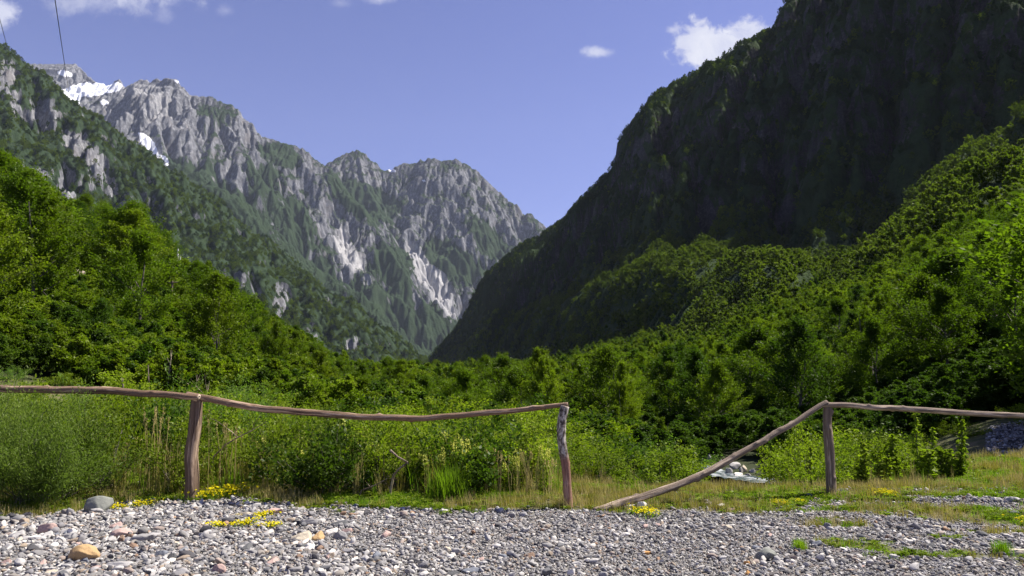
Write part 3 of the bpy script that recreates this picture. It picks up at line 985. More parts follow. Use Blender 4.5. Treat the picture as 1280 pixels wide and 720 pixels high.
def scatter_points(rs, n, cond, spacing_fn, u0, u1, y0, y1):
    """dart throwing in (pixel column, depth), spacing in metres given by spacing_fn(y)"""
    pts = []
    cell = {}
    for _ in range(n):
        pu = rs.uniform(u0, u1)
        y = math.exp(rs.uniform(math.log(y0), math.log(y1)))
        if rs.uniform() > (y / y1) ** 0.6:
            continue
        x = (pu - 640) / FPX * y
        if not cond(pu, x, y):
            continue
        s = spacing_fn(y, pu)
        ci, cj = int(x // 8), int(y // 8)
        ok = True
        for a in (-1, 0, 1):
            for b in (-1, 0, 1):
                for (px, py, ps) in cell.get((ci + a, cj + b), ()):
                    if (px - x) ** 2 + (py - y) ** 2 < (0.5 * (s + ps)) ** 2:
                        ok = False
                        break
        if ok:
            cell.setdefault((ci, cj), []).append((x, y, s))
            pts.append((x, y, pu))
    return pts


def instance_cloud(name, pts, rot, scl, idx, sources, label=None, cat=None, kind='stuff'):
    """one object of countless like pieces: points that carry copies of the given meshes"""
    me = bpy.data.meshes.new(name)
    pts = np.asarray(pts, np.float32)
    me.vertices.add(len(pts))
    me.vertices.foreach_set('co', pts.ravel())
    for an, av, ty, f in (('rot', rot, 'FLOAT_VECTOR', 'vector'), ('scl', scl, 'FLOAT_VECTOR', 'vector'), ('idx', idx, 'INT', 'value')):
        at = me.attributes.new(an, ty, 'POINT')
        at.data.foreach_set(f, np.ascontiguousarray(av, dtype=np.int32 if ty == 'INT' else np.float32).ravel())
    me.update()
    o = bpy.data.objects.new(name, me)
    COL.objects.link(o)
    ng = bpy.data.node_groups.new(name + '_spread', 'GeometryNodeTree')
    ng.interface.new_socket('Geometry', in_out='INPUT', socket_type='NodeSocketGeometry')
    ng.interface.new_socket('Geometry', in_out='OUTPUT', socket_type='NodeSocketGeometry')
    N = ng.nodes.new
    gi, go = N('NodeGroupInput'), N('NodeGroupOutput')
    m2p = N('GeometryNodeMeshToPoints')
    ng.links.new(gi.outputs[0], m2p.inputs['Mesh'])
    join = N('GeometryNodeJoinGeometry')

    def attr(nm, ty):
        a = N('GeometryNodeInputNamedAttribute')
        a.data_type = ty
        a.inputs['Name'].default_value = nm
        return a.outputs[0]
    ra, sa, ia = attr('rot', 'FLOAT_VECTOR'), attr('scl', 'FLOAT_VECTOR'), attr('idx', 'INT')
    e2r = N('FunctionNodeEulerToRotation')
    ng.links.new(ra, e2r.inputs[0])
    for k, src in enumerate(sources):
        so = bpy.data.objects.new(src.name, src)
        oi = N('GeometryNodeObjectInfo')
        oi.inputs['Object'].default_value = so
        oi.inputs['As Instance'].default_value = True
        cmpn = N('FunctionNodeCompare')
        cmpn.data_type = 'INT'
        cmpn.operation = 'EQUAL'
        ii = [s for s in cmpn.inputs if s.type == 'INT']
        ng.links.new(ia, ii[0])
        ii[1].default_value = k
        iop = N('GeometryNodeInstanceOnPoints')
        ng.links.new(m2p.outputs[0], iop.inputs['Points'])
        ng.links.new(cmpn.outputs[0], iop.inputs['Selection'])
        ng.links.new(oi.outputs['Geometry'], iop.inputs['Instance'])
        ng.links.new(e2r.outputs[0], iop.inputs['Rotation'])
        ng.links.new(sa, iop.inputs['Scale'])
        ng.links.new(iop.outputs[0], join.inputs[0])
    ng.links.new(join.outputs[0], go.inputs[0])
    md = o.modifiers.new('spread', 'NODES')
    md.node_group = ng
    tag(o, label, cat, None, kind)
    return o


# ------------------------------------------------------------------ far woods (beyond counting)
def surface_wood(name, X, Y, Z, VEG, n, seed, h0, h1, label, u_rng=(-60, 1340), v_rng=(-60, 560), thr=0.5, DK=None):
    rs = np.random.RandomState(seed)
    nu, nv = X.shape
    ax = X[1:, :-1] - X[:-1, :-1]; ay = Y[1:, :-1] - Y[:-1, :-1]
    bx_ = X[:-1, 1:] - X[:-1, :-1]; by_ = Y[:-1, 1:] - Y[:-1, :-1]
    area = np.abs(ax * by_ - ay * bx_)
    u, v = proj(X, Y, Z)
    ok = (u > u_rng[0]) & (u < u_rng[1]) & (v > v_rng[0]) & (v < v_rng[1]) & (VEG > thr)
    wgt = (area * ok[:-1, :-1]).ravel()
    wgt = wgt / wgt.sum()
    c = rs.choice(len(wgt), n, p=wgt)
    i, j = c // (nv - 1), c % (nv - 1)
    fa, fb = rs.uniform(0, 1, n), rs.uniform(0, 1, n)

    def bl(Q):
        return (Q[i, j] * (1 - fa) * (1 - fb) + Q[i + 1, j] * fa * (1 - fb) + Q[i, j + 1] * (1 - fa) * fb + Q[i + 1, j + 1] * fa * fb)
    pts = np.stack([bl(X), bl(Y), bl(Z)], 1)
    hh = rs.uniform(h0, h1, n) / 7.0
    wd = rs.uniform(0.9, 1.35, n)
    pts[:, 2] -= 0.12 * hh * 7
    rot = np.stack([rs.normal(0, 0.08, n), rs.normal(0, 0.08, n), rs.uniform(0, 6.28, n)], 1)
    k = rs.randint(0, 3, n)
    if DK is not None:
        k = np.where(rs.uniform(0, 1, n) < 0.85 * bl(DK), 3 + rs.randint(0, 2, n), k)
    else:
        k = np.where(rs.uniform(0, 1, n) < 0.35, 3 + rs.randint(0, 2, n), k)
    return instance_cloud(name, pts, rot, np.stack([hh * wd, hh * wd, hh], 1), k, FARC + FARD, label, 'forest')


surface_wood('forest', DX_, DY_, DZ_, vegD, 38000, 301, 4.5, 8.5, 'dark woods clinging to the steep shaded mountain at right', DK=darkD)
surface_wood('forest', bx, by, bz, vegB, 26000, 302, 8, 14, 'woods on the green ridge below the rocky peaks', thr=0.6)

# ------------------------------------------------------------------ woods around the valley floor, tree by tree
HILL_V = ([-200, 0, 40, 75, 110, 150, 190, 215, 235, 280, 330, 380, 430, 470, 530, 900, 2000],
          [150, 195, 228, 250, 240, 250, 270, 292, 320, 345, 385, 420, 448, 462, 456, 300, 0])


def spacing(y, pu):
    return 3.3 + 0.013 * y + (0.3 if pu > 900 else 0) - (0.5 if pu > 500 else 0)


CAP_U = [-200, 0, 40, 75, 110, 150, 190, 215, 235, 280, 330, 380, 430, 470, 530, 620, 700, 760, 860, 930, 1000, 1100, 1200, 1280, 1500]
CAP_V = [150, 192, 225, 246, 238, 246, 268, 288, 318, 343, 383, 418, 446, 461, 456, 446, 437, 428, 404, 366, 326, 284, 238, 200, 60]


def ground_hit(u, v, y0, y1):
    """depth where the sight line through a photo pixel meets the ground"""
    ys = np.linspace(y0, y1, 600)
    d = np.array([P(u, v, q).z for q in ys]) - G((u - 640) / FPX * ys, ys)
    hit = np.where(d < 0)[0]
    return float(ys[hit[0]]) if len(hit) else y1


SCARS = [(104, 357, ground_hit(104, 357, 35, 110)), (209, 342, ground_hit(209, 342, 50, 140))]
print('scars', SCARS)


def cap_height(x, y, H, rs):
    """keep tree tops under the line of the woods"""
    pu = 640 + FPX * x / y
    top = P(pu, np.interp(pu, CAP_U, CAP_V) + (rs.normal(1, 8) if 420 < pu < 860 else abs(rs.normal(0, 5))), y).z
    for (su, sv, sy_), sw_ in zip(SCARS, (34, 32)):
        if abs(pu - su) < sw_ and y < sy_ + 3:
            top = min(top, P(pu, sv + 13, y).z)
    return min(H, (top - gz(x, y)) * 1.0)


def cond_tree(pu, x, y):
    if river_amount(np.array([x]), np.array([y]))[0] > 0.3 and y < 20:
        return False
    ymin = np.interp(pu, [-100, 0, 200, 450, 640, 860, 960, 1100, 1300], [20, 22, 26, 28, 28, 28, 33, 36, 33])
    if y < ymin:
        return False
    if pu > 1130 and y < 30:
        return False
    if pu < 470 and y > 175:
        return False
    # bare earth scars on the left hill
    if abs(pu - 103) < 14 and 60 < y < 78 or abs(pu - 208) < 12 and 95 < y < 125:
        return False
    return True


rs = np.random.RandomState(5)
pts = scatter_points(rs, 60000, cond_tree, spacing, -60, 1345, 20, 420)
print('tree spots', len(pts))
pts.sort(key=lambda q: q[1])


def tree_size(pu, y, rs):
    # valley-bottom growth is low, the slopes carry taller trees
    low = np.interp(pu, [-60, 0, 330, 450, 560, 700, 860, 1000, 1300], [8.5, 8.5, 7.0, 5.6, 4.7, 4.5, 4.4, 4.7, 5.9])
    if y < 45 and pu < 1000:
        low = min(low, np.interp(y, [20, 45], [3.8, 6.8]))
    return low * rs.uniform(0.65, 1.3)


def zone(pu, y):
    if pu < 130:
        if y < 45:
            return 'tree at the hill foot behind the left end of the rail', 'trees at the left foot of the hill'
        if y < 95:
            return 'green tree halfway up the left hillside', 'trees halfway up the left hillside'
        return 'green tree on the high crest of the left hillside', 'trees on the crest of the left hill'
    if pu < 330:
        if y < 55:
            return 'tree standing low behind the nearest fence post', 'trees behind the left post'
        return 'deep green tree on the falling shoulder of the left hill', 'trees on the shoulder of the left hill'
    if pu < 520:
        if y < 70:
            return 'dark green tree behind the sagging middle of the fence rail', 'trees behind the sagging rail'
        return 'tree on the low end of the left hill where the valley opens', 'trees on the low end of the left hill'
    if pu < 760:
        if y < 80:
            return 'low bright tree of the valley floor behind the birch fence post', 'low trees of the valley floor'
        return 'small tree far back in the valley floor below the dark mountain', 'far trees of the valley floor'
    if pu < 980:
        if y < 90:
            return 'bushy tree beyond the gap between the two fences', 'trees beyond the fence gap'
        return 'sunlit tree at the bottom of the right hand slope', 'trees at the bottom of the right slope'
    if y < 60:
        return 'big tree rising behind the right fence rail', 'large trees behind the right rail'
    if y < 120:
        return 'sunlit tree on the middle of the right hand slope', 'trees on the middle of the right slope'
    return 'tree high on the right hand slope under the cliffs', 'trees high on the right slope'


# the largest-looking 290 are trees of their own, the rest merge into the woods
NIND = 285
cand = []
rest = []
for (x, y, pu) in pts:
    H = cap_height(x, y, tree_size(pu, y, rs), rs)
    if H < 1.8:
        continue
    cand.append((x, y, pu, H))
cand.sort(key=lambda q: -q[3] / q[1])
for q in cand[NIND:]:
    if any(abs(q[2] - su) < 24 and sy_ - 16 < q[1] < sy_ + 3 for su, sv, sy_ in SCARS):
        continue
    rest.append(q)
for (x, y, pu, H) in cand[:NIND]:
    lab, grp = zone(pu, y)
    darkp = 0.25 if pu < 500 else 0.12
    ki = 3 if rs.uniform() < darkp else int(rs.choice([0, 1, 2, 4]))
    adj = ['mid green', 'light green', 'broad spreading', 'very dark green', 'slender upright'][ki]
    for w0 in ('dark green ', 'deep green ', 'green ', 'bushy ', 'low bright ', 'small bright '):
        if lab.startswith(w0):
            lab = lab[len(w0):]
            break
    grp = adj + ' ' + grp
    lab = adj + ' ' + lab
    plant_tree(NEAR[ki], x, y, H, rs.uniform(1.0, 1.35), rs.uniform(0, 6.28), 'broadleaf_tree', lab, grp)
# unseen trees added outside the picture at right to throw the bank into shade
for (x, y, H, ki) in [(18.5, 14, 8, 0), (21.5, 17, 9, 2), (25, 20, 9.5, 1), (29, 24, 10, 0), (24, 15, 9, 3), (33, 28, 10, 2), (29, 18, 10, 1), (36, 24, 10, 0), (38, 33, 11, 2), (17.5, 10.5, 6.5, 1), (12.5, 14.6, 5.2, 1), (12.6, 12.6, 4.8, 4), (14.4, 17.2, 6.2, 0), (13.6, 16.0, 6, 4), (16.2, 16.2, 6, 0), (15.6, 13.2, 5.5, 3), (17.6, 20.0, 4.5, 2), (19.5, 23.0, 5, 0), (19.8, 20.5, 9, 2), (22.5, 24.0, 9.5, 0), (17.8, 18, 8, 1)]:
    plant_tree(NEAR[ki], x, y, H, 1.35, x * 3.1, 'broadleaf_tree', 'unseen tree added beyond the right edge to shade the gravel bank', 'unseen trees added to shade the gravel bank')
n = len(rest)
ra = np.array(rest)
px_, py_ = ra[:, 0], ra[:, 1]
hs = ra[:, 3] / 7.1
w_ = rs.uniform(0.9, 1.25, n)
hs = hs
ptsr = np.stack([px_, py_, G(px_, py_) - 0.3], 1)
instance_cloud('forest', ptsr, np.stack([rs.normal(0, .06, n), rs.normal(0, .06, n), rs.uniform(0, 6.28, n)], 1), np.stack([hs * w_, hs * w_, hs], 1),
               rs.choice([0, 1, 2, 0, 1, 2, 3], n), [k[0] for k in MID], 'woods filling the valley slopes behind the nearer trees', 'forest')
# undergrowth that closes the ground between the trunks
n = 9000
yy_ = np.exp(rs.uniform(np.log(20), np.log(420), n * 3))
uu_ = rs.uniform(-60, 1345, n * 3)
xx_ = (uu_ - 640) / FPX * yy_
okk = (river_amount(xx_, yy_) < 0.25) | (yy_ > 21)
okk &= ~((uu_ > 1150) & (yy_ < 18))
okk &= ~((np.abs(uu_ - 912) < 46) & (yy_ < 26))
for (su, sv, sy_) in SCARS:
    okk &= ~((np.abs(uu_ - su) < 17) & (yy_ > sy_ - 13) & (yy_ < sy_ + 2))
xx_, yy_, uu_ = xx_[okk][:n], yy_[okk][:n], uu_[okk][:n]
hs = rs.uniform(1.2, 2.8, n) / 7.1 * np.clip(yy_ / 60, 0.55, 1.6)
instance_cloud('undergrowth', np.stack([xx_, yy_, G(xx_, yy_) - 0.1], 1), np.stack([rs.normal(0, .1, n), rs.normal(0, .1, n), rs.uniform(0, 6.28, n)], 1),
               np.stack([hs * 1.5, hs * 1.5, hs], 1), np.where((uu_ > 800) & (yy_ < 60) | (rs.uniform(0, 1, n) < .3), 3, rs.randint(0, 3, n)), [k[0] for k in MID], 'tangled undergrowth covering the ground between the trees', 'undergrowth')  # dark foliage at near right puts the deep shade into leaf colour


# ------------------------------------------------------------------ shrubs and saplings behind the fence
def shrub_kind(nm, seed, H, Rad, nbr, nleaf, leaf, mat, aspect=0.6, spread=0.06, nsub=8, **kw):
    V, F, tint, limbs = crown(seed, H, Rad, nbr, nleaf, leaf, bushy=True, spread=spread, aspect=aspect, nsub=nsub, **kw)
    cm = mesh_from(nm + '_foliage', V, F, {'tint': tint})
    cm.materials.append(mat)
    parts = [tube(np.vstack([[l[0][0][0], l[0][0][1], -0.15], l[0]]), [0.007, 0.007, 0.005, 0.002], 5) for l in limbs[:40]]
    V, F, _ = cat_meshes([(v, f, {}) for v, f in parts])
    sm = mesh_from(nm + '_stem', V, F, smooth=True)
    sm.materials.append(bark_m)
    return cm, sm, H


LEAFY = [shrub_kind('shrub', 51, 1.0, 0.75, 26, 5200, 0.052, M_bush),
         shrub_kind('shrub', 52, 1.1, 0.65, 24, 5200, 0.048, M_bush),
         shrub_kind('shrub', 53, 0.9, 0.80, 28, 4600, 0.060, M_dark),
         shrub_kind('shrub', 54, 1.0, 0.70, 26, 5200, 0.045, M_tree2)]
WILLOW = [shrub_kind('willow', 55, 1.0, 0.65, 34, 6500, 0.060, M_bush2, aspect=0.25, up=1.6)]
BROOM = shrub_kind('broom', 56, 1.15, 1.05, 110, 52000, 0.048, M_broom, aspect=0.22, spread=0.07, up=1.5, nsub=14)


def sapling_kind(seed, H):
    rs = np.random.RandomState(seed)
    Vs, Ts, parts = [], [], []
    spikes = 5
    for s in range(spikes):
        h = H * rs.uniform(0.4, 0.85) if s else H
        bx0 = np.array([rs.normal(0, 0.17 * H), rs.normal(0, 0.12 * H), 0]) if s else np.zeros(3)
        lean = np.array([rs.normal(0, 0.14), rs.normal(0, 0.12), 1.0])
        parts.append(tube(np.array([bx0 - [0, 0, .1], bx0 + lean * h * 0.5, bx0 + lean * h * 0.97]), [0.011, 0.008, 0.002], 5))
        n = 260
        t = rs.uniform(0.08, 1, n)
        r = 0.12 * H * (1 - t) ** 0.6 * (0.75 + 0.5 * rs.uniform(0, 1)) + 0.03
        ph = (np.floor(t * 26) * 2.4) + rs.normal(0, 0.35, n)
        k = rs.uniform(0.15, 1, n)
        C = bx0 + lean * (t * h)[:, None] + np.stack([np.cos(ph) * r * k, np.sin(ph) * r * k, 0.5 * r * k], 1)
        A = np.stack([np.cos(ph), np.sin(ph), 0 * ph - 0.1], 1) + rs.normal(0, 0.4, (n, 3))
        V, F = leaf_quads(C, A, rs.normal(0, 0.6, (n, 3)) + np.array([0, 0, 0.7]), 0.085, 0.060, rs)
        Vs.append(V)
        Ts.append(np.repeat(np.clip(0.4 + 0.5 * t + rs.normal(0, 0.1, n), 0, 1), 4))
    V = np.concatenate(Vs)
    cm = mesh_from('sapling_foliage', V, np.arange(len(V)).reshape(-1, 4), {'tint': np.concatenate(Ts)})
    cm.materials.append(M_bush)
    V, F, _ = cat_meshes([(v, f, {}) for v, f in parts])
    sm = mesh_from('sapling_stem', V, F, smooth=True)
    sm.materials.append(bark_m)
    return cm, sm, H


SAPL = [sapling_kind(61, 1.2), sapling_kind(62, 1.1)]


def spire_kind(seed, H=0.9, yellow=True):
    """upright weed with a flower spike"""
    rs = np.random.RandomState(seed)
    parts, LV, LT, FV = [], [], [], []
    for s in range(4):
        b = np.array([rs.normal(0, 0.09), rs.normal(0, 0.09), 0])
        h = H * rs.uniform(0.7, 1)
        tip = b + np.array([rs.normal(0, 0.05), rs.normal(0, 0.05), h])
        parts.append(tube(np.array([b - [0, 0, .08], (b + tip) / 2 + [0.01, 0, 0], tip]), [0.006, 0.005, 0.002], 4))
        n = 110
        t = rs.uniform(0.02, 0.8, n)
        ph = rs.uniform(0, 6.28, n)
        rad = 0.10 * (1 - t) + 0.02
        C = b + (tip - b) * t[:, None] + np.stack([np.cos(ph) * rad, np.sin(ph) * rad, 0.3 * rad], 1)
        A = np.stack([np.cos(ph), np.sin(ph), 0.6 + 0 * ph], 1)
        V, F = leaf_quads(C, A, rs.normal(0, .5, (n, 3)) + [0, 0, .8], 0.085, 0.028, rs)
        LV.append(V)
        LT.append(np.repeat(rs.uniform(0.4, 1, n), 4))
        n = 70
        t = rs.uniform(0.72, 1.03, n)
        ph = rs.uniform(0, 6.28, n)
        rad = 0.035 * (1.15 - t) / 0.3 + 0.006
        C = b + (tip - b) * t[:, None] + np.stack([np.cos(ph) * rad, np.sin(ph) * rad, 0 * ph], 1)
        V, F = leaf_quads(C, rs.normal(0, 1, (n, 3)), rs.normal(0, 1, (n, 3)), 0.026, 0.022, rs)
        FV.append(V)
    V = np.concatenate(LV)
    lm = mesh_from('weed_foliage', V, np.arange(len(V)).reshape(-1, 4), {'tint': np.concatenate(LT)})
    lm.materials.append(M_bush)
    V = np.concatenate(FV)
    fm = mesh_from('weed_flower', V, np.arange(len(V)).reshape(-1, 4), {'tint': rs.uniform(0, 1, len(V))})
    fm.materials.append(M_pyel)
    V, F, _ = cat_meshes([(v, f, {}) for v, f in parts])
    sm = mesh_from('weed_stem', V, F)
    sm.materials.append(M_bush)
    return lm, sm, fm


SPIRE = [spire_kind(71), spire_kind(72)]


def plant_shrub(kind, x, y, H, wide, rz, name, label, group=None, cat='shrub', foliage='foliage', zoff=-0.03):
    cm, sm, h0 = kind
    s = H / h0
    e = empty(name, (x, y, gz(x, y) + zoff), rz, (s * wide, s * wide, s), label, cat, group)
    add_obj(foliage, cm, None, e)
    add_obj('stem', sm, None, e)
    return e


# one-off plants
p = P(48, 655, 8.0)
plant_shrub(BROOM, P(30, 655, 8.0).x, 8.1, 0.98, 0.98, 0.4, 'feathery_shrub', 'big feathery pale green shrub at the left edge beside the gravel', None)
q = P(-70, 655, 8.6)
plant_shrub(BROOM, q.x, 9.1, 1.05, 1.0, 2.1, 'feathery_shrub', 'feathery shrub cut by the left edge of the picture behind the big one', None)
for (u, y, H, w, lab, grp) in [
        (1138, 10.6, 1.08, 0.95, 'tallest poplar sapling behind the right fence rail', None),
        (1190, 10.4, 0.84, 0.9, 'narrow sapling standing alone at the end of the right hand shrubs', None),
        (1105, 10.8, 0.80, 1.0, 'sapling just left of the tallest poplar sapling', None),
        (1075, 10.5, 0.72, 1.1, 'leafy sapling right of the right hand fence post', None),
        (1160, 10.9, 0.78, 1.0, 'sapling squeezed between the tallest and the last poplar sapling', None),
        (1002, 10.9, 0.75, 1.1, 'sapling in front of the post gap left of the right hand post', None)]:
    x = (u - 640) / FPX * y
    plant_shrub(SAPL[int(u) % 2], x, y, H, w, u * 0.7, 'poplar_sapling', lab, grp, 'sapling')

rs = np.random.RandomState(77)
SH_U = [-60, 100, 180, 260, 340, 440, 560, 700, 760, 860, 930, 1000, 1100, 1200, 1340]
SH_V = [500, 498, 492, 500, 508, 522, 532, 535, 560, 566, 552, 545, 548, 566, 585]        # line the shrub tops keep under, front rows
zn = [(150, 'behind the left end of the rail'), (330, 'around the nearest fence post'), (520, 'under the sagging rail'), (740, 'left of the birch post'),
      (880, 'in the gap between the fences'), (1020, 'behind the slanting broken rail'), (99999, 'behind the right hand post')]
kinds = [('broad leaved shrub', LEAFY[0]), ('upright leafy shrub', LEAFY[1]), ('dark spreading shrub', LEAFY[2]), ('small leaved bright shrub', LEAFY[3]), ('narrow leaved willow shrub', WILLOW[0])]
rows = [(9.2, 0.95), (10.2, 1.0), (11.4, 1.1), (12.8, 1.2), (14.6, 1.4), (16.8, 1.6), (19.5, 1.8), (22.5, 2.1)]
nsh = 0
for ri, (ry, sp) in enumerate(rows):
    x = -0.76 * ry
    while x < 0.76 * ry:
        x += sp * rs.uniform(0.7, 1.15)
        y = ry + rs.uniform(-0.4, 0.4)
        pu = 640 + FPX * x / y
        if ri == 0 and (pu < 120 or 690 < pu < 985):
            continue
        if pu > 1190 and y < 16.2:
            continue
        if pu > 1060 and y < 11.2:
            continue
        if river_amount(np.array([x]), np.array([y]))[0] > 0.55 and y < 17.5:
            continue
        g0 = gz(x, y)
        lim = np.interp(pu, SH_U, SH_V) - (ri * 4.0 if pu < 740 else ri * 1.5) + rs.uniform(-5, 22)
        H = P(pu, lim, y).z - g0
        H = min(max(H, 0.35), 2.6)
        wd_ = np.clip(sp * 0.75 / max(H, 0.5) * 1.15, 0.75, 2.0)
        if abs(pu - 910) < 34 + 0.72 * H * wd_ / y * FPX * 0.8 and y < 26:
            continue
        k = int(rs.choice([0, 1, 2, 3, 4], p=[.24, .2, .24, .18, .14]))
        z = [b for a, b in zn if pu < a][0]
        row = 'front row' if ri < 2 else ('second row' if ri < 5 else 'back row')
        lab = '%s in the %s %s' % (kinds[k][0], row, z)
        plant_shrub(kinds[k][1], x, y, H, np.clip(sp * 0.75 / max(H, 0.5) * 1.15, 0.75, 2.0), rs.uniform(0, 6.28), 'leafy_shrub', lab, lab + 's'[:0])
        nsh += 1
print('shrubs', nsh)
# taller young trees right behind, closing the view under the woods
for i in range(46):
    pu = -40 + i * 30 + rs.uniform(-10, 10)
    if 1150 < pu or 862 < pu < 958:
        continue
    y = rs.uniform(24, 30)
    x = (pu - 640) / FPX * y
    lim = np.interp(pu, [-60, 200, 400, 640, 800, 900, 1000, 1200], [455, 452, 476, 490, 510, 545, 520, 470]) + rs.uniform(-10, 20)
    H = P(pu, lim, y).z - gz(x, y)
    if H < 1.2:
        continue
    ki = int(rs.choice([0, 1, 2, 4, 3]))
    adj = ['mid green', 'light green', 'broad spreading', 'very dark green', 'slender upright'][ki]
    z = [b for a, b in zn if pu < a][0]
    plant_tree(NEAR[ki], x, y, H, 1.3, rs.uniform(0, 6.28), 'young_tree', '%s young tree closing the view %s' % (adj, z), adj + ' young trees ' + z)

for (u, v0, y, H) in [(433, 0, 9.4, .95), (483, 0, 9.1, .62), (517, 0, 9.0, .52), (533, 0, 9.1, .60), (547, 0, 8.8, .60), (582, 0, 8.8, .64), (598, 0, 9.2, .55), (639, 0, 8.8, .48),
                      (650, 0, 9.0, .5), (680, 0, 8.9, .56), (668, 0, 9.5, .6), (612, 0, 9.3, .6), (462, 0, 9.6, .7), (560, 0, 9.6, .7), (330, 0, 9.4, .6), (385, 0, 9.2, .55), (405, 0, 9.0, .45)]:
    x = (u - 640) / FPX * y
    lm, sm, fm = SPIRE[u % 2]
    e = empty('flowering_weed', (x, y, gz(x, y)), u * 1.3, (H / 0.9 * 1.1, H / 0.9 * 1.1, H / 0.9),
              'pale yellow flowering weed ' + ('under the sagging rail' if u < 500 else 'left of the bright grass clump' if u < 565 else 'just right of the bright grass clump' if u < 625 else 'near the birch post'), 'weed', 'pale yellow flowering weeds')
    add_obj('foliage', lm, None, e)
    add_obj('stem', sm, None, e)
    add_obj('flower_spike', fm, None, e)


# bright grass clump and tall dry stalks
def blades(rs, n, h, spread, w, bend=0.35, tip=True):
    b = np.stack([rs.normal(0, spread, n), rs.normal(0, spread, n), 0 * np.zeros(n)], 1)
    ph = rs.uniform(0, 6.28, n)
    d = np.stack([np.cos(ph), np.sin(ph), 0 * ph], 1)
    hh = h * rs.uniform(0.5, 1.1, n)
    out = bend * rs.uniform(0.1, 1.2, n)
    sd = np.stack([-d[:, 1], d[:, 0], 0 * ph], 1) * (w * rs.uniform(0.6, 1.2, n))[:, None]
    z = np.array([0, 0, 1.0])
    p0 = b
    p1 = b + z * (hh * 0.55)[:, None] + d * (hh * out * 0.35)[:, None]
    p2 = b + z * (hh * (1 - 0.25 * out))[:, None] + d * (hh * out)[:, None]
    V = np.stack([p0 - sd, p0 + sd, p1 + sd * .8, p1 - sd * .8, p2 + sd * .12, p2 - sd * .12], 1).reshape(-1, 3)
    i = np.arange(n)[:, None] * 6
    F = np.concatenate([i + [[0, 1, 2, 3]], i + [[3, 2, 4, 5]]], 0)
    return V, F, np.repeat(rs.uniform(0, 1, n), 6)


def blade_mesh(nm, seed, n, h, spread, w, mat, bend=0.35):
    V, F, t = blades(np.random.RandomState(seed), n, h, spread, w, bend)
    me = mesh_from(nm, V, F, {'tint': t})
    me.materials.append(mat)
    return me


gcl = blade_mesh('grass_clump', 81, 420, 0.42, 0.10, 0.005, M_grass2, 0.45)
for (u, y, s, lab) in [(565, 8.35, 1.0, 'bright green grass clump at the gravel edge under the rail'),
                       (1235, 6.05, 0.32, 'small bright grass clump in the gravel at the lower right'), (990, 6.2, 0.25, 'tiny grass clump low in the gravel right of centre')]:
    x = (u - 640) / FPX * y
    o = add_obj('grass_clump', gcl, None, None, (x, y, gz(x, y) - 0.01))
    o.scale = (s, s, s)
    tag(o, lab, 'grass clump')
rs = np.random.RandomState(83)
stm = []
for k in range(2):
    parts = [tube(np.array([[0, 0, -.05], [rs.normal(0, .02), 0, .5], [rs.normal(0, .05), rs.normal(0, .05), 1.0]]) + np.array([rs.normal(0, .05), rs.normal(0, .05), 0]), [.004, .0035, .002], 4) for _ in range(5)]
    hv = []
    for (v, f) in parts:
        tp = v[-4:].mean(0)
        n = 26
        C = tp + np.stack([rs.normal(0, .006, n), rs.normal(0, .006, n), rs.uniform(-.16, .04, n)], 1)
        hv.append(leaf_quads(C, rs.normal(0, .3, (n, 3)) + [0, 0, 1], rs.normal(0, 1, (n, 3)), .04, .010, rs))
    V, F, _ = cat_meshes([(v, f, {}) for v, f in parts + hv])
    me = mesh_from('stalk', V, F, {'tint': rs.uniform(0, 1, len(V))})
    me.materials.append(M_straw)
    stm.append(me)
for i, (u, y, H) in enumerate([(201, 8.7, .98), (206, 8.8, .85), (286, 8.6, .8), (252, 8.5, .95), (180, 9, .6), (300, 8.9, .7), (340, 8.8, .5), (628, 8.6, .45), (655, 8.5, .5), (618, 8.7, .5), (690, 8.6, .4)]):
    x = (u - 640) / FPX * y
    o = add_obj('dry_stalk', stm[i % 2], None, None, (x, y, gz(x, y)))
    o.scale = (1, 1, H)
    o.rotation_euler = (0, 0, i * 1.7)
    lab, g_ = (('tall straw coloured grass stalks beside the nearest fence post', 'straw stalks by the nearest post') if u < 400
               else ('short straw coloured grass stalks left of the birch post', 'straw stalks by the birch post'))
    tag(o, lab, 'grass stalk', g_)

# grass on the verge and small herbs
rs = np.random.RandomState(91)
tuft = [blade_mesh('tuft', 92, 26, 0.11, 0.035, 0.0028, M_grass), blade_mesh('tuft', 93, 30, 0.08, 0.045, 0.003, M_grass2),
        blade_mesh('tuft', 94, 22, 0.15, 0.04, 0.0025, M_grass), blade_mesh('tuft', 95, 16, 0.17, 0.035, 0.0022, M_straw)]
hx = []
for k in range(2):
    n = 60
    ph = rs.uniform(0, 6.28, n)
    r_ = rs.uniform(0, .07, n)
    C = np.stack([np.cos(ph) * r_, np.sin(ph) * r_, rs.uniform(.005, .05, n)], 1)
    V, F = leaf_quads(C, np.stack([np.cos(ph), np.sin(ph), .4 + 0 * ph], 1), rs.normal(0, .4, (n, 3)) + [0, 0, 1], .03, .018, rs)
    me = mesh_from('herb', V, F, {'tint': rs.uniform(0, 1, len(V))})
    me.materials.append(M_bush)
    hx.append(me)
tuft += hx
N = 150000
yy_ = np.sqrt(rs.uniform(5.0 ** 2, 13.5 ** 2, N))
uu_ = rs.uniform(-400, 1800, N)
xx_ = (uu_ - 640) / FPX * yy_
ga_ = grass_amount(xx_, yy_)
pk = rs.uniform(0, 1, N) < np.clip(ga_ - 0.25, 0, 1) * (0.75 + 0.5 * fbm(xx_ * 1.1, yy_ * 1.1, 3, seed=101))
pk &= (river_amount(xx_, yy_) < 0.4)
xx_, yy_, uu_ = xx_[pk][:48000], yy_[pk][:48000], uu_[pk][:48000]
n = len(xx_)
print('tufts', n)
hs = rs.uniform(0.35, 0.95, n) * np.clip(1 + (yy_ - 9) * 0.10, 0.65, 1.3)
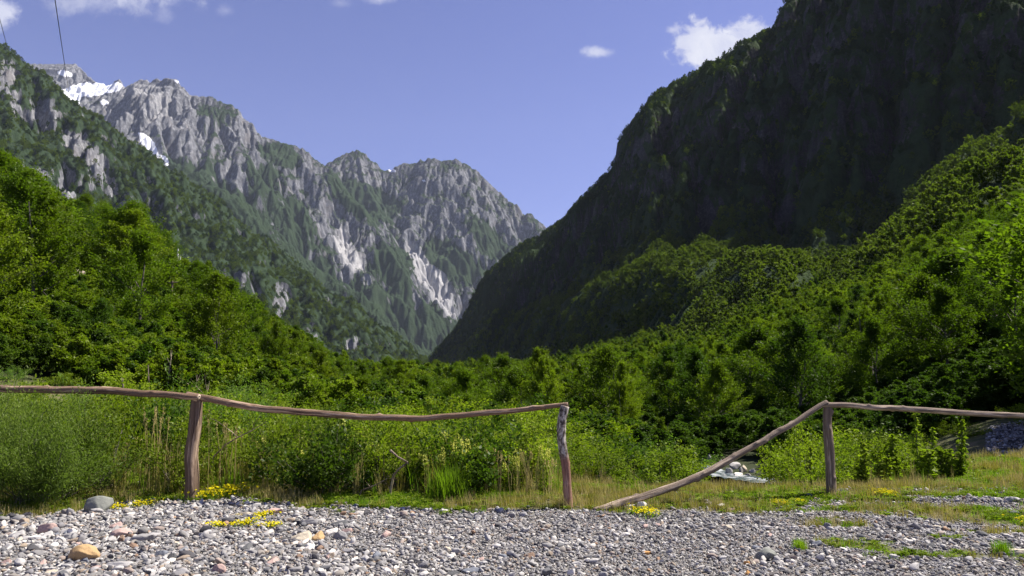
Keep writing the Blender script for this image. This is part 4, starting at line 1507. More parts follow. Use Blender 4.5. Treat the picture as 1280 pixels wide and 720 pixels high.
gi_ = np.where(fbm(xx_ * 0.7, yy_ * 0.9, 2, seed=104) + rs.normal(0, .15, n) - 0.12 * ((uu_ > 650) & (uu_ < 1120)) + 0.1 * (uu_ > 1120) > 0.05, rs.choice([1, 4, 5, 1], n), rs.choice([0, 2, 3, 3, 4], n))
instance_cloud('grass', np.stack([xx_, yy_, G(xx_, yy_)], 1), np.stack([0 * xx_, 0 * xx_, rs.uniform(0, 6.28, n)], 1), np.stack([hs * 1.25, hs * 1.25, hs], 1),
               gi_, tuft, 'yellow green grass and herbs along the gravel edge', 'grass')

n = 900
rs = np.random.RandomState(97)
tall = [blade_mesh('tall_blade', 98, 14, 0.62, 0.03, 0.0035, M_grass, 0.25), blade_mesh('tall_blade', 99, 12, 0.75, 0.03, 0.003, M_straw, 0.2), blade_mesh('tall_blade', 100, 16, 0.5, 0.04, 0.004, M_grass2, 0.35)]
yt = rs.uniform(8.5, 12.5, n)
ut = np.where(rs.uniform(0, 1, n) < .75, rs.uniform(110, 720, n), rs.uniform(720, 1280, n))
xt = (ut - 640) / FPX * yt
kp = ~((ut > 845) & (ut < 965)) & ~((ut > 1190) & (yt > 11)) & ((ut < 700) | (yt > 9.4))
xt, yt, ut = xt[kp], yt[kp], ut[kp]
n = len(xt)
hs = rs.uniform(.5, 1.1, n) * np.interp(ut, [110, 300, 700, 760, 1300], [1.1, 1.0, .75, .55, .55])
instance_cloud('tall_grass', np.stack([xt, yt, G(xt, yt)], 1), np.stack([rs.normal(0, .06, n), rs.normal(0, .06, n), rs.uniform(0, 6.28, n)], 1), np.stack([hs, hs, hs], 1),
               rs.choice([0, 1, 2, 0], n), tall, 'tall yellowing grass standing among the shrubs behind the fence', 'grass')

# yellow flowers
def yellow_mat(seed, n, rx, ry, h):
    rs = np.random.RandomState(seed)
    C = np.stack([rs.normal(0, rx, n), rs.normal(0, ry, n), h * rs.uniform(.6, 1.15, n)], 1)
    V, F = leaf_quads(np.repeat(C, 3, 0) + rs.normal(0, .004, (3 * n, 3)), rs.normal(0, 1, (3 * n, 3)) * [1, 1, .3], rs.normal(0, .3, (3 * n, 3)) + [0, 0, 1], .022, .018, rs)
    fl = mesh_from('blossom', V, F, {'tint': rs.uniform(0, 1, len(V))})
    fl.materials.append(M_yel)
    Cs = np.stack([rs.normal(0, rx, n * 2), rs.normal(0, ry, n * 2), h * rs.uniform(.05, .85, n * 2)], 1)
    V, F = leaf_quads(Cs, rs.normal(0, .4, (2 * n, 3)) + [0, 0, 1], rs.normal(0, 1, (2 * n, 3)), h * .6, .008, rs)
    st = mesh_from('flower_stem', V, F, {'tint': rs.uniform(0, 1, len(V))})
    st.materials.append(M_grass2)
    return fl, st


YM = [yellow_mat(111, 60, .07, .05, .055), yellow_mat(112, 110, .13, .07, .08)]
for (u, v, s, k, lab) in [
        (282, 661, .8, 0, 'leftmost yellow flower tuft in the gravel beside the black stone'), (300, 659, .7, 0, 'second yellow flower tuft from the black stone'),
        (318, 659, 1., 0, 'fullest yellow flower tuft in the gravel below the near post'), (338, 648, .9, 0, 'yellow flower tuft standing highest in the gravel row'),
        (347, 660, .8, 0, 'rightmost yellow flower tuft of the gravel row'), (309, 646, .4, 0, 'tiny yellow flower tuft behind the gravel row'),
        (285, 624, 1.5, 1, 'wide yellow flower patch right of the nearest fence post'), (262, 622, .8, 1, 'yellow flower patch touching the nearest fence post'),
        (192, 633, .8, 1, 'yellow flower patch between the grey boulder and the nearest post'), (152, 638, .8, 0, 'yellow flowers at the foot of the grey boulder'),
        (165, 636, .7, 0, 'yellow flowers just right of the grey boulder'), (372, 620, .5, 1, 'small yellow flowers at the shrubs right of the nearest post'),
        (802, 645, .9, 1, 'yellow flower patch below the slanting broken rail'), (968, 632, .7, 1, 'yellow flower patch left of the right hand post'),
        (990, 628, .5, 1, 'small yellow flower patch close to the right hand post'), (1094, 621, .9, 1, 'yellow flower patch right of the right hand post'),
        (1279, 657, 1., 1, 'yellow flower patch at the right edge of the picture'), (408, 612, .5, 1, 'yellow flowers under the shrub left of centre')]:
    y = float(ydepth(v))
    x = (u - 640) / FPX * y
    fl, st = YM[k]
    e = empty('yellow_flowers', (x, y, gz(x, y)), u * .3, s, lab, 'flowers', None)
    add_obj('blossom', fl, None, e)
    add_obj('flower_stem', st, None, e)


# ------------------------------------------------------------------ stones
def ico(sub=2):
    t = (1 + 5 ** .5) / 2
    V = [(-1, t, 0), (1, t, 0), (-1, -t, 0), (1, -t, 0), (0, -1, t), (0, 1, t), (0, -1, -t), (0, 1, -t), (t, 0, -1), (t, 0, 1), (-t, 0, -1), (-t, 0, 1)]
    F = [(0, 11, 5), (0, 5, 1), (0, 1, 7), (0, 7, 10), (0, 10, 11), (1, 5, 9), (5, 11, 4), (11, 10, 2), (10, 7, 6), (7, 1, 8), (3, 9, 4), (3, 4, 2), (3, 2, 6), (3, 6, 8), (3, 8, 9), (4, 9, 5), (2, 4, 11), (6, 2, 10), (8, 6, 7), (9, 8, 1)]
    V = [np.array(v, float) / np.linalg.norm(v) for v in V]
    for _ in range(sub):
        cache, F2 = {}, []

        def mid(a, b):
            k = (min(a, b), max(a, b))
            if k not in cache:
                m = V[a] + V[b]
                V.append(m / np.linalg.norm(m))
                cache[k] = len(V) - 1
            return cache[k]
        for a, b, c in F:
            ab, bc, ca = mid(a, b), mid(b, c), mid(c, a)
            F2 += [(a, ab, ca), (b, bc, ab), (c, ca, bc), (ab, bc, ca)]
        F = F2
    return np.array(V), np.array(F)


I2, I3 = ico(2), ico(3)


def stone_shape(seed, base, flat=0.6, cuts=7, rough=0.05):
    """rounded river stone with worn facets, unit radius"""
    rs = np.random.RandomState(seed)
    V = base[0].copy()
    for _ in range(cuts):
        n = rs.normal(0, 1, 3)
        n /= np.linalg.norm(n)
        lim = rs.uniform(0.52, 0.88)
        d = V @ n
        over = np.maximum(d - lim, 0)
        V -= n * (over * 0.92)[:, None]
    V *= (1 + rough * fbm(V[:, 0] * 2.2 + seed, V[:, 1] * 2.2 + V[:, 2] * 1.7, 3, seed=seed % 50))[:, None]
    V *= np.array([1.0, rs.uniform(0.62, 0.95), flat * rs.uniform(0.8, 1.2)])
    return V, base[1]


def stone_mat(name, ramp_stops=None, color=None, bump=0.004, sc=60.0):
    m, t = new_mat(name)
    oc = t.n('ShaderNodeTexCoord').outputs['Object']
    nn = t.noise(oc, sc * 0.04, 6.0, 0.7)
    if ramp_stops:
        oi = t.n('ShaderNodeObjectInfo').outputs['Random']
        col = t.ramp(oi, ramp_stops, 'CONSTANT')
    else:
        col = t.mix(0.0, color, color)
    col = t.mix(1.0, col, (0.97, 0.93, 0.87), 'MULTIPLY')
    k = t.m('ADD', 0.66, t.m('MULTIPLY', nn, 0.60))
    col = t.mix(1.0, col, t.n('ShaderNodeCombineXYZ', {0: k, 1: k, 2: k}).outputs[0], 'MULTIPLY')
    b = t.n('ShaderNodeBump', {'Strength': 0.7, 'Distance': bump, 'Height': t.noise(oc, sc * 0.12, 5.0, 0.7)})
    finish(t, col, 0.8, b.outputs[0], 0.3)
    return m


_st = [(0.00, (0.17, 0.17, 0.175)), (0.12, (0.25, 0.25, 0.26)), (0.28, (0.12, 0.125, 0.14)), (0.36, (0.33, 0.33, 0.345)), (0.50, (0.23, 0.215, 0.205)),
       (0.58, (0.42, 0.42, 0.43)), (0.69, (0.29, 0.245, 0.225)), (0.75, (0.20, 0.20, 0.22)), (0.83, (0.50, 0.49, 0.475)), (0.885, (0.30, 0.25, 0.20)), (0.92, (0.07, 0.07, 0.08)), (0.965, (0.66, 0.65, 0.63)), (0.992, (0.32, 0.21, 0.14))]
M_stone = stone_mat('stone_mix', _st)
peb = []
for k in range(9):
    V, F = stone_shape(200 + k, I2, 0.55 if k % 3 else 0.75, 12, 0.12)
    me = mesh_from('pebble', V, F, smooth=(k % 3 == 0))
    me.materials.append(M_stone)
    peb.append(me)
rs = np.random.RandomState(120)
N = 300000
yy_ = np.sqrt(rs.uniform(3.7 ** 2, 10.6 ** 2, N))
uu_ = np.where(rs.uniform(0, 1, N) < .75, rs.uniform(-45, 1325, N), rs.uniform(-420, 1720, N))
xx_ = (uu_ - 640) / FPX * yy_
ga_ = grass_amount(xx_, yy_)
keep = rs.uniform(0, 1, N) < (1 - ga_) ** 1.5 * 0.97 + 0.015
keep |= (uu_ > 1225) & (yy_ > 9.5) & (rs.uniform(0, 1, N) < .5)
xx_, yy_ = xx_[keep], yy_[keep]
yb_ = rs.uniform(11.5, 18.5, 14000)
xb_ = (rs.uniform(1190, 1460, 14000) - 640) / FPX * yb_
kb = (grass_amount(xb_, yb_) < .6) & (fbm(xb_ * .6, yb_ * .6, 3, seed=125) > -.25)
xx_, yy_ = np.concatenate([xx_, xb_[kb]]), np.concatenate([yy_, yb_[kb]])
n = len(xx_)
print('pebbles', n)
big = np.interp(640 + FPX * xx_ / yy_, [0, 400, 620, 1300], [1.12, 1.0, 0.82, 0.80])
r_ = np.clip(np.exp(rs.normal(np.log(0.0122), 0.50, n)), 0.006, 0.06) * big * (0.85 + 0.35 * fbm(xx_ * 1.2, yy_ * 1.6, 2, seed=122))
r_ = r_ * np.where(yy_ > 11, 1.7, 1.0)
zz = G(xx_, yy_) + r_ * rs.uniform(0.0, 0.7, n) + 0.004
instance_cloud('gravel', np.stack([xx_, yy_, zz], 1), np.stack([rs.normal(0, .35, n), rs.normal(0, .35, n), rs.uniform(0, 6.28, n)], 1),
               np.stack([r_ * rs.uniform(.9, 1.5, n), r_, r_], 1), rs.randint(0, 9, n), peb, 'coarse grey river gravel covering the foreground', 'gravel')

STC = {'grey': (0.26, 0.26, 0.27), 'pale grey': (0.40, 0.40, 0.41), 'white': (0.74, 0.73, 0.71), 'black': (0.035, 0.036, 0.045), 'dark grey': (0.10, 0.105, 0.115),
       'tan': (0.42, 0.29, 0.15), 'brown': (0.24, 0.165, 0.12), 'pinkish': (0.42, 0.31, 0.29), 'cream': (0.52, 0.47, 0.38), 'orange': (0.48, 0.26, 0.09), 'bluish grey': (0.17, 0.19, 0.235),
       'greenish grey': (0.20, 0.215, 0.205)}
STM = {k: stone_mat('stone_' + k.replace(' ', '_'), None, v, 0.006, 40) for k, v in STC.items()}
_smesh = {}


def stone(u, v, w, h, colr, lab, rz=0.0, group=None, y=None, sink=0.25, name='stone', cat='stone', tilt=0.0, shape=None):
    y = y or float(ydepth(v + h * 0.4))
    x = (u - 640) / FPX * y
    W = w / FPX * y * 0.56
    Hh = h / FPX * y * 0.62
    sd = shape if shape is not None else int(u * 7 + v) % 6
    key = (sd, colr)
    if key not in _smesh:
        V, F = stone_shape(300 + sd, I3, 1.0, 15, 0.15)
        me = mesh_from('stone', V, F, smooth=True)
        me.materials.append(STM[colr])
        _smesh[key] = me
    o = add_obj(name, _smesh[key], None, None, (x, y, gz(x, y) + Hh * (1 - sink * 2) * 0.75))
    o.scale = (W, W * 0.8, Hh)
    o.rotation_euler = (0, tilt, rz)
    tag(o, lab, cat, group)
    return o


stone(138, 631, 32, 23, 'greenish grey', 'round grey lichen covered boulder left of the nearest fence post', .3, sink=.2, name='boulder', cat='boulder', shape=9).active_material
for a in [
    (76, 660, 22, 18, 'pinkish', 'pinkish boulder at the foot of the feathery shrub', .2, 'boulder'),
    (121, 692, 31, 22, 'tan', 'large tan boulder lying low at the left in the gravel', .1, 'boulder'),
    (105, 664, 12, 11, 'white', 'round white stone right of the pinkish boulder', 0, 'stone'),
    (40, 667, 18, 12, 'pale grey', 'pale grey stone at the left below the feathery shrub', .5, 'stone'),
    (10, 669, 17, 11, 'brown', 'brown stone at the left edge below the shrub', .1, 'stone'),
    (61, 671, 18, 7, 'white', 'flat white stone in front of the pinkish boulder', .1, 'stone'),
    (165, 666, 22, 12, 'pinkish', 'flat pinkish stone in the gravel left of the near post', .4, 'stone'),
    (192, 672, 27, 14, 'grey', 'grey slab in the gravel left of the near post', .2, 'stone'),
    (228, 697, 12, 14, 'dark grey', 'dark pointed stone low in the gravel below the near post', 1, 'stone'),
    (168, 706, 36, 11, 'pale grey', 'long pale slab near the bottom edge right of the tan boulder', .05, 'stone'),
    (215, 692, 16, 11, 'bluish grey', 'bluish stone left of the dark pointed stone', .7, 'stone'),
    (237, 669, 13, 8, 'brown', 'brown stone in the gravel below the near post', .3, 'stone'),
    (267, 663, 18, 16, 'black', 'black stone beside the yellow flowers', .9, 'stone'),
    (386, 669, 26, 17, 'cream', 'cream angular stone in the gravel left of centre', .3, 'stone'),
    (421, 663, 18, 11, 'white', 'white stone right of the cream angular stone', .8, 'stone'),
    (380, 653, 16, 9, 'black', 'black stone at the back of the gravel left of centre', .2, 'stone'),
    (396, 652, 24, 11, 'grey', 'grey stone beside the black one at the back of the gravel', .2, 'stone'),
    (382, 681, 20, 8, 'dark grey', 'dark flat stone below the cream angular stone', .2, 'stone'),
    (396, 683, 13, 9, 'white', 'small white stone below the cream angular stone', .6, 'stone'),
    (315, 643, 15, 7, 'cream', 'cream stone behind the yellow flowers in the gravel', .1, 'stone'),
    (324, 649, 14, 8, 'bluish grey', 'dark bluish stone behind the yellow flowers', .1, 'stone'),
    (350, 640, 22, 11, 'pinkish', 'wide dull stone at the gravel edge behind the flowers', .1, 'stone'),
    (405, 668, 18, 13, 'tan', 'tan stone between the cream and the white stone', 1.2, 'stone'),
    (432, 653, 22, 9, 'dark grey', 'dark grey stone at the back of the gravel under the rail', .2, 'stone'),
    (440, 662, 14, 8, 'pinkish', 'small pinkish stone right of the white stone', .4, 'stone'),
    (948, 693, 25, 16, 'greenish grey', 'dark round stone low in the gravel right of centre', .3, 'boulder'),
    (924, 703, 9, 7, 'orange', 'small orange stone beside the dark round stone', .3, 'stone'),
    (925, 716, 10, 7, 'orange', 'small orange stone at the bottom edge', .9, 'stone'),
    (803, 691, 12, 6, 'orange', 'small orange stone in the middle of the gravel', .2, 'stone'),
    (662, 693, 14, 8, 'brown', 'reddish brown stone low in the gravel below the birch post', .2, 'stone'),
    (570, 716, 18, 9, 'dark grey', 'dark stone at the bottom edge left of centre', .2, 'stone'),
    (592, 712, 24, 10, 'bluish grey', 'bluish slab at the bottom edge left of centre', .2, 'stone'),
    (798, 631, 14, 12, 'white', 'white upright stone under the slanting broken rail', .3, 'stone'),
    (783, 633, 15, 8, 'white', 'white flat stone under the slanting broken rail', .1, 'stone'),
    (1250, 623, 20, 8, 'pale grey', 'pale flat stone at the right edge of the grass', .1, 'stone'),
    (1228, 624, 8, 6, 'white', 'small white stone left of the pale flat stone', .1, 'stone'),
    (1255, 690, 32, 9, 'cream', 'pale flat slab low at the right in the gravel', .1, 'stone'),
    (1212, 669, 13, 8, 'dark grey', 'dark stone in the grassy gravel at the right', .1, 'stone'),
    (1148, 681, 12, 7, 'dark grey', 'dark stone low in the gravel right of the post', .1, 'stone'),
    (1252, 641, 14, 5, 'dark grey', 'dark flat stone at the right in the thin grass', .1, 'stone'),
    (1010, 680, 16, 9, 'bluish grey', 'bluish stone in the gravel below the right hand post', .5, 'stone'),
    (880, 628, 10, 6, 'grey', 'grey stone in the grass under the slanting rail', .3, 'stone'),
    (895, 631, 12, 6, 'white', 'white splintered stone in the grass under the slanting rail', .3, 'stone'),
    (908, 636, 13, 6, 'pinkish', 'pinkish stone in the grass right of the splintered one', .2, 'stone'),
    (740, 700, 16, 8, 'pale grey', 'pale stone low in the middle of the gravel', .2, 'stone'),
    (712, 714, 10, 12, 'white', 'white stone at the bottom edge in the middle', .2, 'stone'),
]:
    stone(a[0], a[1], a[2], a[3], a[4], a[5], a[6], name=a[7], cat=a[7])
rs = np.random.RandomState(130)
cols = ['grey', 'pale grey', 'white', 'dark grey', 'brown', 'pinkish', 'cream', 'bluish grey', 'grey', 'pale grey']
for i in range(120):
    u = rs.uniform(-10, 1290) if i < 80 else rs.uniform(0, 480)
    v = rs.uniform(655, 716)
    c = cols[rs.randint(0, 10)]
    y = float(ydepth(v))
    if grass_amount(np.array([(u - 640) / FPX * y]), np.array([y]))[0] > 0.4:
        continue
    s = rs.uniform(9, 17) * (1.0 if u < 500 else 0.8)
    side = 'left' if u < 430 else ('middle' if u < 850 else 'right')
    far = 'back' if v < 675 else 'front'
    stone(u, v, s, s * rs.uniform(.45, .7), c, '%s cobble among the gravel at the %s %s' % (c, far, side), rs.uniform(0, 3), '%s cobbles at the %s %s' % (c, far, side), name='cobble', cat='cobble')

# pale boulders and white water of the stream
for (u, v, y, w, h, c, lab) in [(914, 581, 0, 16, 11, 'pale grey', 'highest pale boulder in the stream under the broken rail'), (906, 588, 0, 9, 11, 'pale grey', 'round pale boulder on the left of the stream heap'),
                                (924, 584, 0, 14, 12, 'cream', 'cream boulder right in the stream heap'), (917, 593, 0, 15, 8, 'white', 'flat white rock at the near side of the stream heap'),
                                (902, 596, 0, 11, 7, 'pale grey', 'small pale rock at the near bank of the stream'), (882, 573, 0, 7, 11, 'pale grey', 'upright pale rock left across the stream'),
                                (894, 586, 0, 9, 4, 'white', 'low white rock across the stream'), (955, 556, 0, 26, 14, 'bluish grey', 'bluish boulder far up the stream'),
                                (929, 594, 0, 11, 7, 'grey', 'grey rock at the right end of the stream heap'), (911, 599, 0, 12, 5, 'white', 'lowest white rock nearest in the stream heap'),
                                (921, 588, 0, 8, 8, 'grey', 'small grey boulder in the middle of the stream heap'), (935, 588, 0, 8, 6, 'pale grey', 'small pale boulder at the right bank of the stream'),
                                (898, 577, 0, 10, 6, 'grey', 'grey rock at the far bank of the stream')]:
    ys = np.linspace(11.5, 40, 400)
    d = np.array([P(u, v + h * .45, q).z for q in ys]) - G((u - 640) / FPX * ys, ys)
    hit = np.where(d < 0)[0]
    y = ys[hit[0]] if len(hit) else 30.0
    o = stone(u, v, w, h, c, lab, u * .1, y=y, name='boulder', cat='boulder')
sy = np.linspace(17.0, 25, 60)
scx = 5.2 + 0.12 * (sy - 20) + 1.5 * np.sin(sy * 0.12)
sw = np.linspace(-0.55, 0.55, 12)
SX = scx[:, None] + sw[None, :]
SY = np.repeat(sy[:, None], 12, 1)
SZ = np.repeat((G(scx, sy, False) + 0.1)[:, None], 12, 1) + 0.03 * pn2(SX * 2, SY * 2, 5)
wm, wtt = new_mat('water')
wp = wtt.n('ShaderNodeNewGeometry').outputs['Position']
wn = wtt.noise(wp, 3.0, 5.0, 0.7)
wcol = wtt.ramp(wn, [(0.48, (0.08, 0.11, 0.12)), (0.60, (0.65, 0.68, 0.7))])
finish(wtt, wcol, 0.15, wtt.n('ShaderNodeBump', {'Strength': 0.6, 'Distance': 0.05, 'Height': wn}).outputs[0], 0.5)
tag(add_obj('water', mesh_from('water', np.stack([SX.ravel(), SY.ravel(), SZ.ravel()], 1), grid_faces(60, 12)[:, ::-1], smooth=True), wm), kind='structure')


# ------------------------------------------------------------------ rustic pole fences
def wood_mat(name, c0, c1, c2, patch=None):
    m, t = new_mat(name)
    lc = t.n('ShaderNodeAttribute', attribute_name='along').outputs['Vector']
    st = t.n('ShaderNodeMapping', {'Vector': lc, 'Scale': (7, 7, 1.1)}).outputs[0]
    fine = t.noise(st, 2.4, 7.0, 0.72, 0.4)
    big = t.noise(lc, 2.2, 4.0, 0.6)
    crack = t.noise(t.n('ShaderNodeMapping', {'Vector': lc, 'Scale': (9, 9, 0.55)}).outputs[0], 1.8, 3.0, 0.5)
    crk = t.ss(crack, 0.60, 0.68)
    col = t.ramp(fine, [(0.28, c0), (0.5, c1), (0.72, c2)])
    col = t.mix(t.ss(big, 0.52, 0.64), col, (c2[0] * 1.25, c2[1] * 1.2, c2[2] * 1.15))
    if patch:
        bl = t.noise(t.n('ShaderNodeMapping', {'Vector': lc, 'Scale': (0.6, 0.6, 3.4)}).outputs[0], 5.0, 4.0, 0.65)
        up = t.ss(t.n('ShaderNodeSeparateXYZ', {0: lc}).outputs[2], 0.62, 0.72)
        bark = t.ramp(bl, [(0.38, (0.045, 0.035, 0.03)), (0.48, (0.18, 0.15, 0.125)), (0.58, (0.46, 0.42, 0.37))])
        col = t.mix(up, col, bark)
    if patch:
        crk = t.m('MULTIPLY', crk, t.m('SUBTRACT', 1.0, up))
    col = t.mix(crk, col, (c0[0] * .35, c0[1] * .35, c0[2] * .35))
    h = t.m('SUBTRACT', fine, t.m('MULTIPLY', crk, 1.2))
    b = t.n('ShaderNodeBump', {'Strength': 1.0, 'Distance': 0.006, 'Height': h})
    finish(t, col, 0.85, b.outputs[0], 0.25)
    return m


W_post = wood_mat('weathered_wood', (0.055, 0.033, 0.022), (0.16, 0.105, 0.07), (0.32, 0.24, 0.175))
W_rail = wood_mat('peeled_wood', (0.06, 0.03, 0.019), (0.19, 0.118, 0.075), (0.40, 0.30, 0.22))
W_grey = wood_mat('grey_wood', (0.06, 0.042, 0.032), (0.18, 0.133, 0.10), (0.40, 0.33, 0.26))
W_birch = wood_mat('birch_wood', (0.08, 0.04, 0.03), (0.24, 0.12, 0.085), (0.34, 0.22, 0.17), True)
W_cut = new_mat('cut_wood')
finish(W_cut[1], W_cut[1].ramp(W_cut[1].noise(W_cut[1].n('ShaderNodeTexCoord').outputs['Object'], 60.0, 4.0, 0.6), [(0.3, (0.32, 0.24, 0.17)), (0.7, (0.50, 0.42, 0.33))]), 0.9)


def pole(name, ctrl, radii, mat, parent, seed, knots=4, sides=22, step=0.02, wob=0.010):
    """round pole along smooth control points, with knots, dents and flat sawn ends"""
    rs = np.random.RandomState(seed)
    c = np.array([tuple(p) for p in ctrl])
    seg = np.r_[0, np.cumsum(np.linalg.norm(np.diff(c, axis=0), axis=1))]
    n = int(seg[-1] / step) + 2
    s = np.linspace(0, seg[-1], n)
    # smooth by averaging a linear interpolation
    pts = np.stack([np.interp(s, seg, c[:, i]) for i in range(3)], 1)
    kern = np.hanning(min(17, (n // 2) * 2 - 1) + 2)[1:-1]
    kern /= kern.sum()
    h = len(kern) // 2
    pad = np.vstack([2 * pts[0] - pts[h:0:-1], pts, 2 * pts[-1] - pts[-2:-2 - h:-1]])
    pts = np.stack([np.convolve(pad[:, i], kern, 'valid') for i in range(3)], 1)
    pts[:, 0] += wob * pn2(s * 2.5, s * 0, seed)
    pts[:, 2] += wob * pn2(s * 2.7, s * 0 + 5, seed)
    rad = np.interp(s / seg[-1], np.linspace(0, 1, len(radii)), radii)
    T = np.gradient(pts, axis=0)
    T /= np.linalg.norm(T, axis=1, keepdims=True)
    ref = np.array([0, 1.0, 0.1])
    U = np.cross(T, ref)
    U /= np.linalg.norm(U, axis=1, keepdims=True)
    W = np.cross(T, U)
    a = np.linspace(0, 2 * np.pi, sides, endpoint=False)
    rr = rad[:, None] * (1 + 0.15 * fbm(np.cos(a)[None, :] * 0.8 + seed, s[:, None] * 3 + np.sin(a)[None, :] * 0.8, 3, seed=seed % 40)
                         + 0.05 * pn2(np.cos(a)[None, :] * 3, s[:, None] * 9 + np.sin(a)[None, :] * 3, seed % 30 + 3))
    for _ in range(knots):
        ks, ka, kr = rs.uniform(0.04, 0.96) * seg[-1], rs.uniform(0, 6.28), rs.uniform(0.02, 0.04)
        da = (a[None, :] - ka + np.pi) % (2 * np.pi) - np.pi
        rr += rs.uniform(0.25, 0.55) * rad[:, None] * np.exp(-((s[:, None] - ks) / kr) ** 2 - (da / 0.5) ** 2)
    V = pts[:, None, :] + rr[..., None] * (np.cos(a)[None, :, None] * U[:, None, :] + np.sin(a)[None, :, None] * W[:, None, :])
    i = np.arange(n - 1)[:, None] * sides
    j = np.arange(sides)[None, :]
    k = (j + 1) % sides
    F = np.stack([i + j, i + k, i + sides + k, i + sides + j], -1).reshape(-1, 4)
    al = np.stack([np.broadcast_to(np.cos(a) * 0.5, (n, sides)), np.broadcast_to(np.sin(a) * 0.5, (n, sides)), np.repeat(s[:, None], sides, 1)], -1) + seed * 1.37 * np.array([1, 1, 0])
    Vf = V.reshape(-1, 3)
    o = add_obj(name, None, None, parent) if False else None
    # end caps: an inner ring and a centre, as quads
    capsV, capsF, capsA = [], [], []
    nv = len(Vf)
    for end, ring in ((0, 0), (1, n - 1)):
        cpt = pts[ring] + (T[ring] * (0.004 if end else -0.004))
        inner = cpt + (V[ring] - pts[ring]) * 0.5
        base = ring * sides
        i0 = nv + len(capsV)
        capsV += list(inner)
        capsA += list(al[ring])
        capsV.append(cpt)
        capsA.append(al[ring][0] * 0 + [0, 0, s[ring]])
        for q in range(sides):
            q2 = (q + 1) % sides
            f = [base + q2, base + q, i0 + q, i0 + q2]
            capsF.append(f if not end else f[::-1])
        for q in range(0, sides, 2):
            f = [i0 + (q + 2) % sides, i0 + (q + 1) % sides, i0 + q, i0 + sides]
            capsF.append(f[::-1] if not end else f)
    me = mesh_from(name, np.vstack([Vf, np.array(capsV)]), np.vstack([F, np.array(capsF)]), {'along': np.vstack([al.reshape(-1, 3), np.array(capsA)])}, smooth=True)
    mi = np.zeros(len(F) + len(capsF), dtype=np.int32)
    mi[len(F):] = 1
    me.materials.append(mat)
    me.materials.append(W_cut[0])
    me.polygons.foreach_set('material_index', mi)
    # keep coordinates local to the parent
    me.transform(__import__('mathutils').Matrix.Translation(-Vector(parent.location)))
    return add_obj(name, me, None, parent)


def pxr(d, y):
    return d / FPX * y / 2 * 0.92


Y1, Y2, Y3 = 8.35, 7.90, 8.62
b1 = P(239, 626, Y1)
fenceL = empty('pole_fence', (b1.x, b1.y, gz(b1.x, b1.y)), 0, 1, 'left rustic pole fence with a sagging top rail on two posts', 'fence')
pole('post', [P(238, 640, Y1), P(240, 600, Y1), P(240, 560, Y1), P(244, 530, Y1), P(246, 500, Y1)], [pxr(18.5, 8), pxr(18.5, 8), pxr(18, 8), pxr(17, 8), pxr(15, 8)], W_post, fenceL, 3, 2)
o = pole('post', [P(711, 650, Y2), P(711, 630, Y2), P(708, 590, Y2), P(702, 550, Y2), P(702, 530, Y2), P(706, 508, Y2)], [pxr(11.5, 7.7), pxr(11, 7.7), pxr(12, 7.7), pxr(12.5, 7.7), pxr(12, 7.7)], W_birch, fenceL, 5, 4)
o['label'] = 'thin birch post, white bark above and bare red brown wood below'
Ya = Y1 - 0.0
pole('rail', [P(-220, 482, 8.54), P(-60, 484, 8.49), P(0, 485.5, 8.44), P(60, 487.5, 8.42), P(100, 487.5, 8.39), P(150, 489.5, 8.36), P(158, 490, 8.36), P(200, 493, 8.32), P(248, 496.5, 8.24)],
     [pxr(11, 8.2), pxr(10.5, 8.2), pxr(10, 8.1), pxr(10.5, 8.1), pxr(8, 8.1)], W_rail, fenceL, 7, 7)
pole('rail', [P(234, 494, 8.36), P(250, 497, 8.34), P(290, 505.5, 8.32), P(340, 512.5, 8.29), P(400, 516.5, 8.24), P(440, 520, 8.21), P(480, 523, 8.16), P(540, 522.5, 8.10), P(600, 517, 8.04),
              P(645, 513.5, 7.99), P(665, 510.5, 7.97), P(709, 505, 7.92)],
     [pxr(9, 8.1), pxr(9.5, 8), pxr(8.5, 7.9), pxr(8, 7.8), pxr(6, 7.7)], W_rail, fenceL, 9, 12)
b3 = P(1038, 618, Y3)
fenceR = empty('pole_fence', (b3.x, b3.y, gz(b3.x, b3.y)), 0, 1, 'right rustic pole fence with one post and a broken rail slanting to the ground', 'fence')
pole('post', [P(1041, 632, Y3), P(1039, 600, Y3), P(1037, 560, Y3), P(1033, 530, Y3), P(1034, 507, Y3)], [pxr(13.5, 8.4), pxr(13, 8.4), pxr(12, 8.4), pxr(11, 8.4)], W_grey, fenceR, 13, 5)
pole('rail', [P(1027, 505.5, 8.60), P(1060, 507, 8.58), P(1100, 510, 8.54), P(1107, 509.5, 8.54), P(1150, 512, 8.50), P(1200, 516, 8.46), P(1240, 518, 8.44), P(1280, 520, 8.42), P(1450, 528, 8.34), P(1560, 531, 8.30)],
     [pxr(7.5, 8.3), pxr(7.5, 8.3), pxr(7, 8.2), pxr(8, 8.2)], W_grey, fenceR, 15, 14)
o = pole('rail', [P(743, 639, 7.72), P(800, 622, 7.90), P(850, 605, 8.06), P(882, 592, 8.16), P(920, 570, 8.29), P(952, 551.5, 8.38), P(972, 540.5, 8.44), P(990, 531.5, 8.49), P(1008, 519, 8.54), P(1022, 509, 8.58), P(1034, 503.5, 8.60)],
         [pxr(10, 7.6), pxr(10, 7.8), pxr(9, 8), pxr(8, 8.2), pxr(7, 8.3)], W_grey, fenceR, 17, 16)
pole('post', [P(1530, 650, 8.4), P(1533, 600, 8.4), P(1536, 560, 8.4), P(1538, 533, 8.4)], [pxr(13.5, 8.4), pxr(13, 8.4), pxr(12, 8.4), pxr(11, 8.4)], W_grey, fenceR, 23, 5)
o['label'] = 'broken rail slanting from the post top down to the grass'


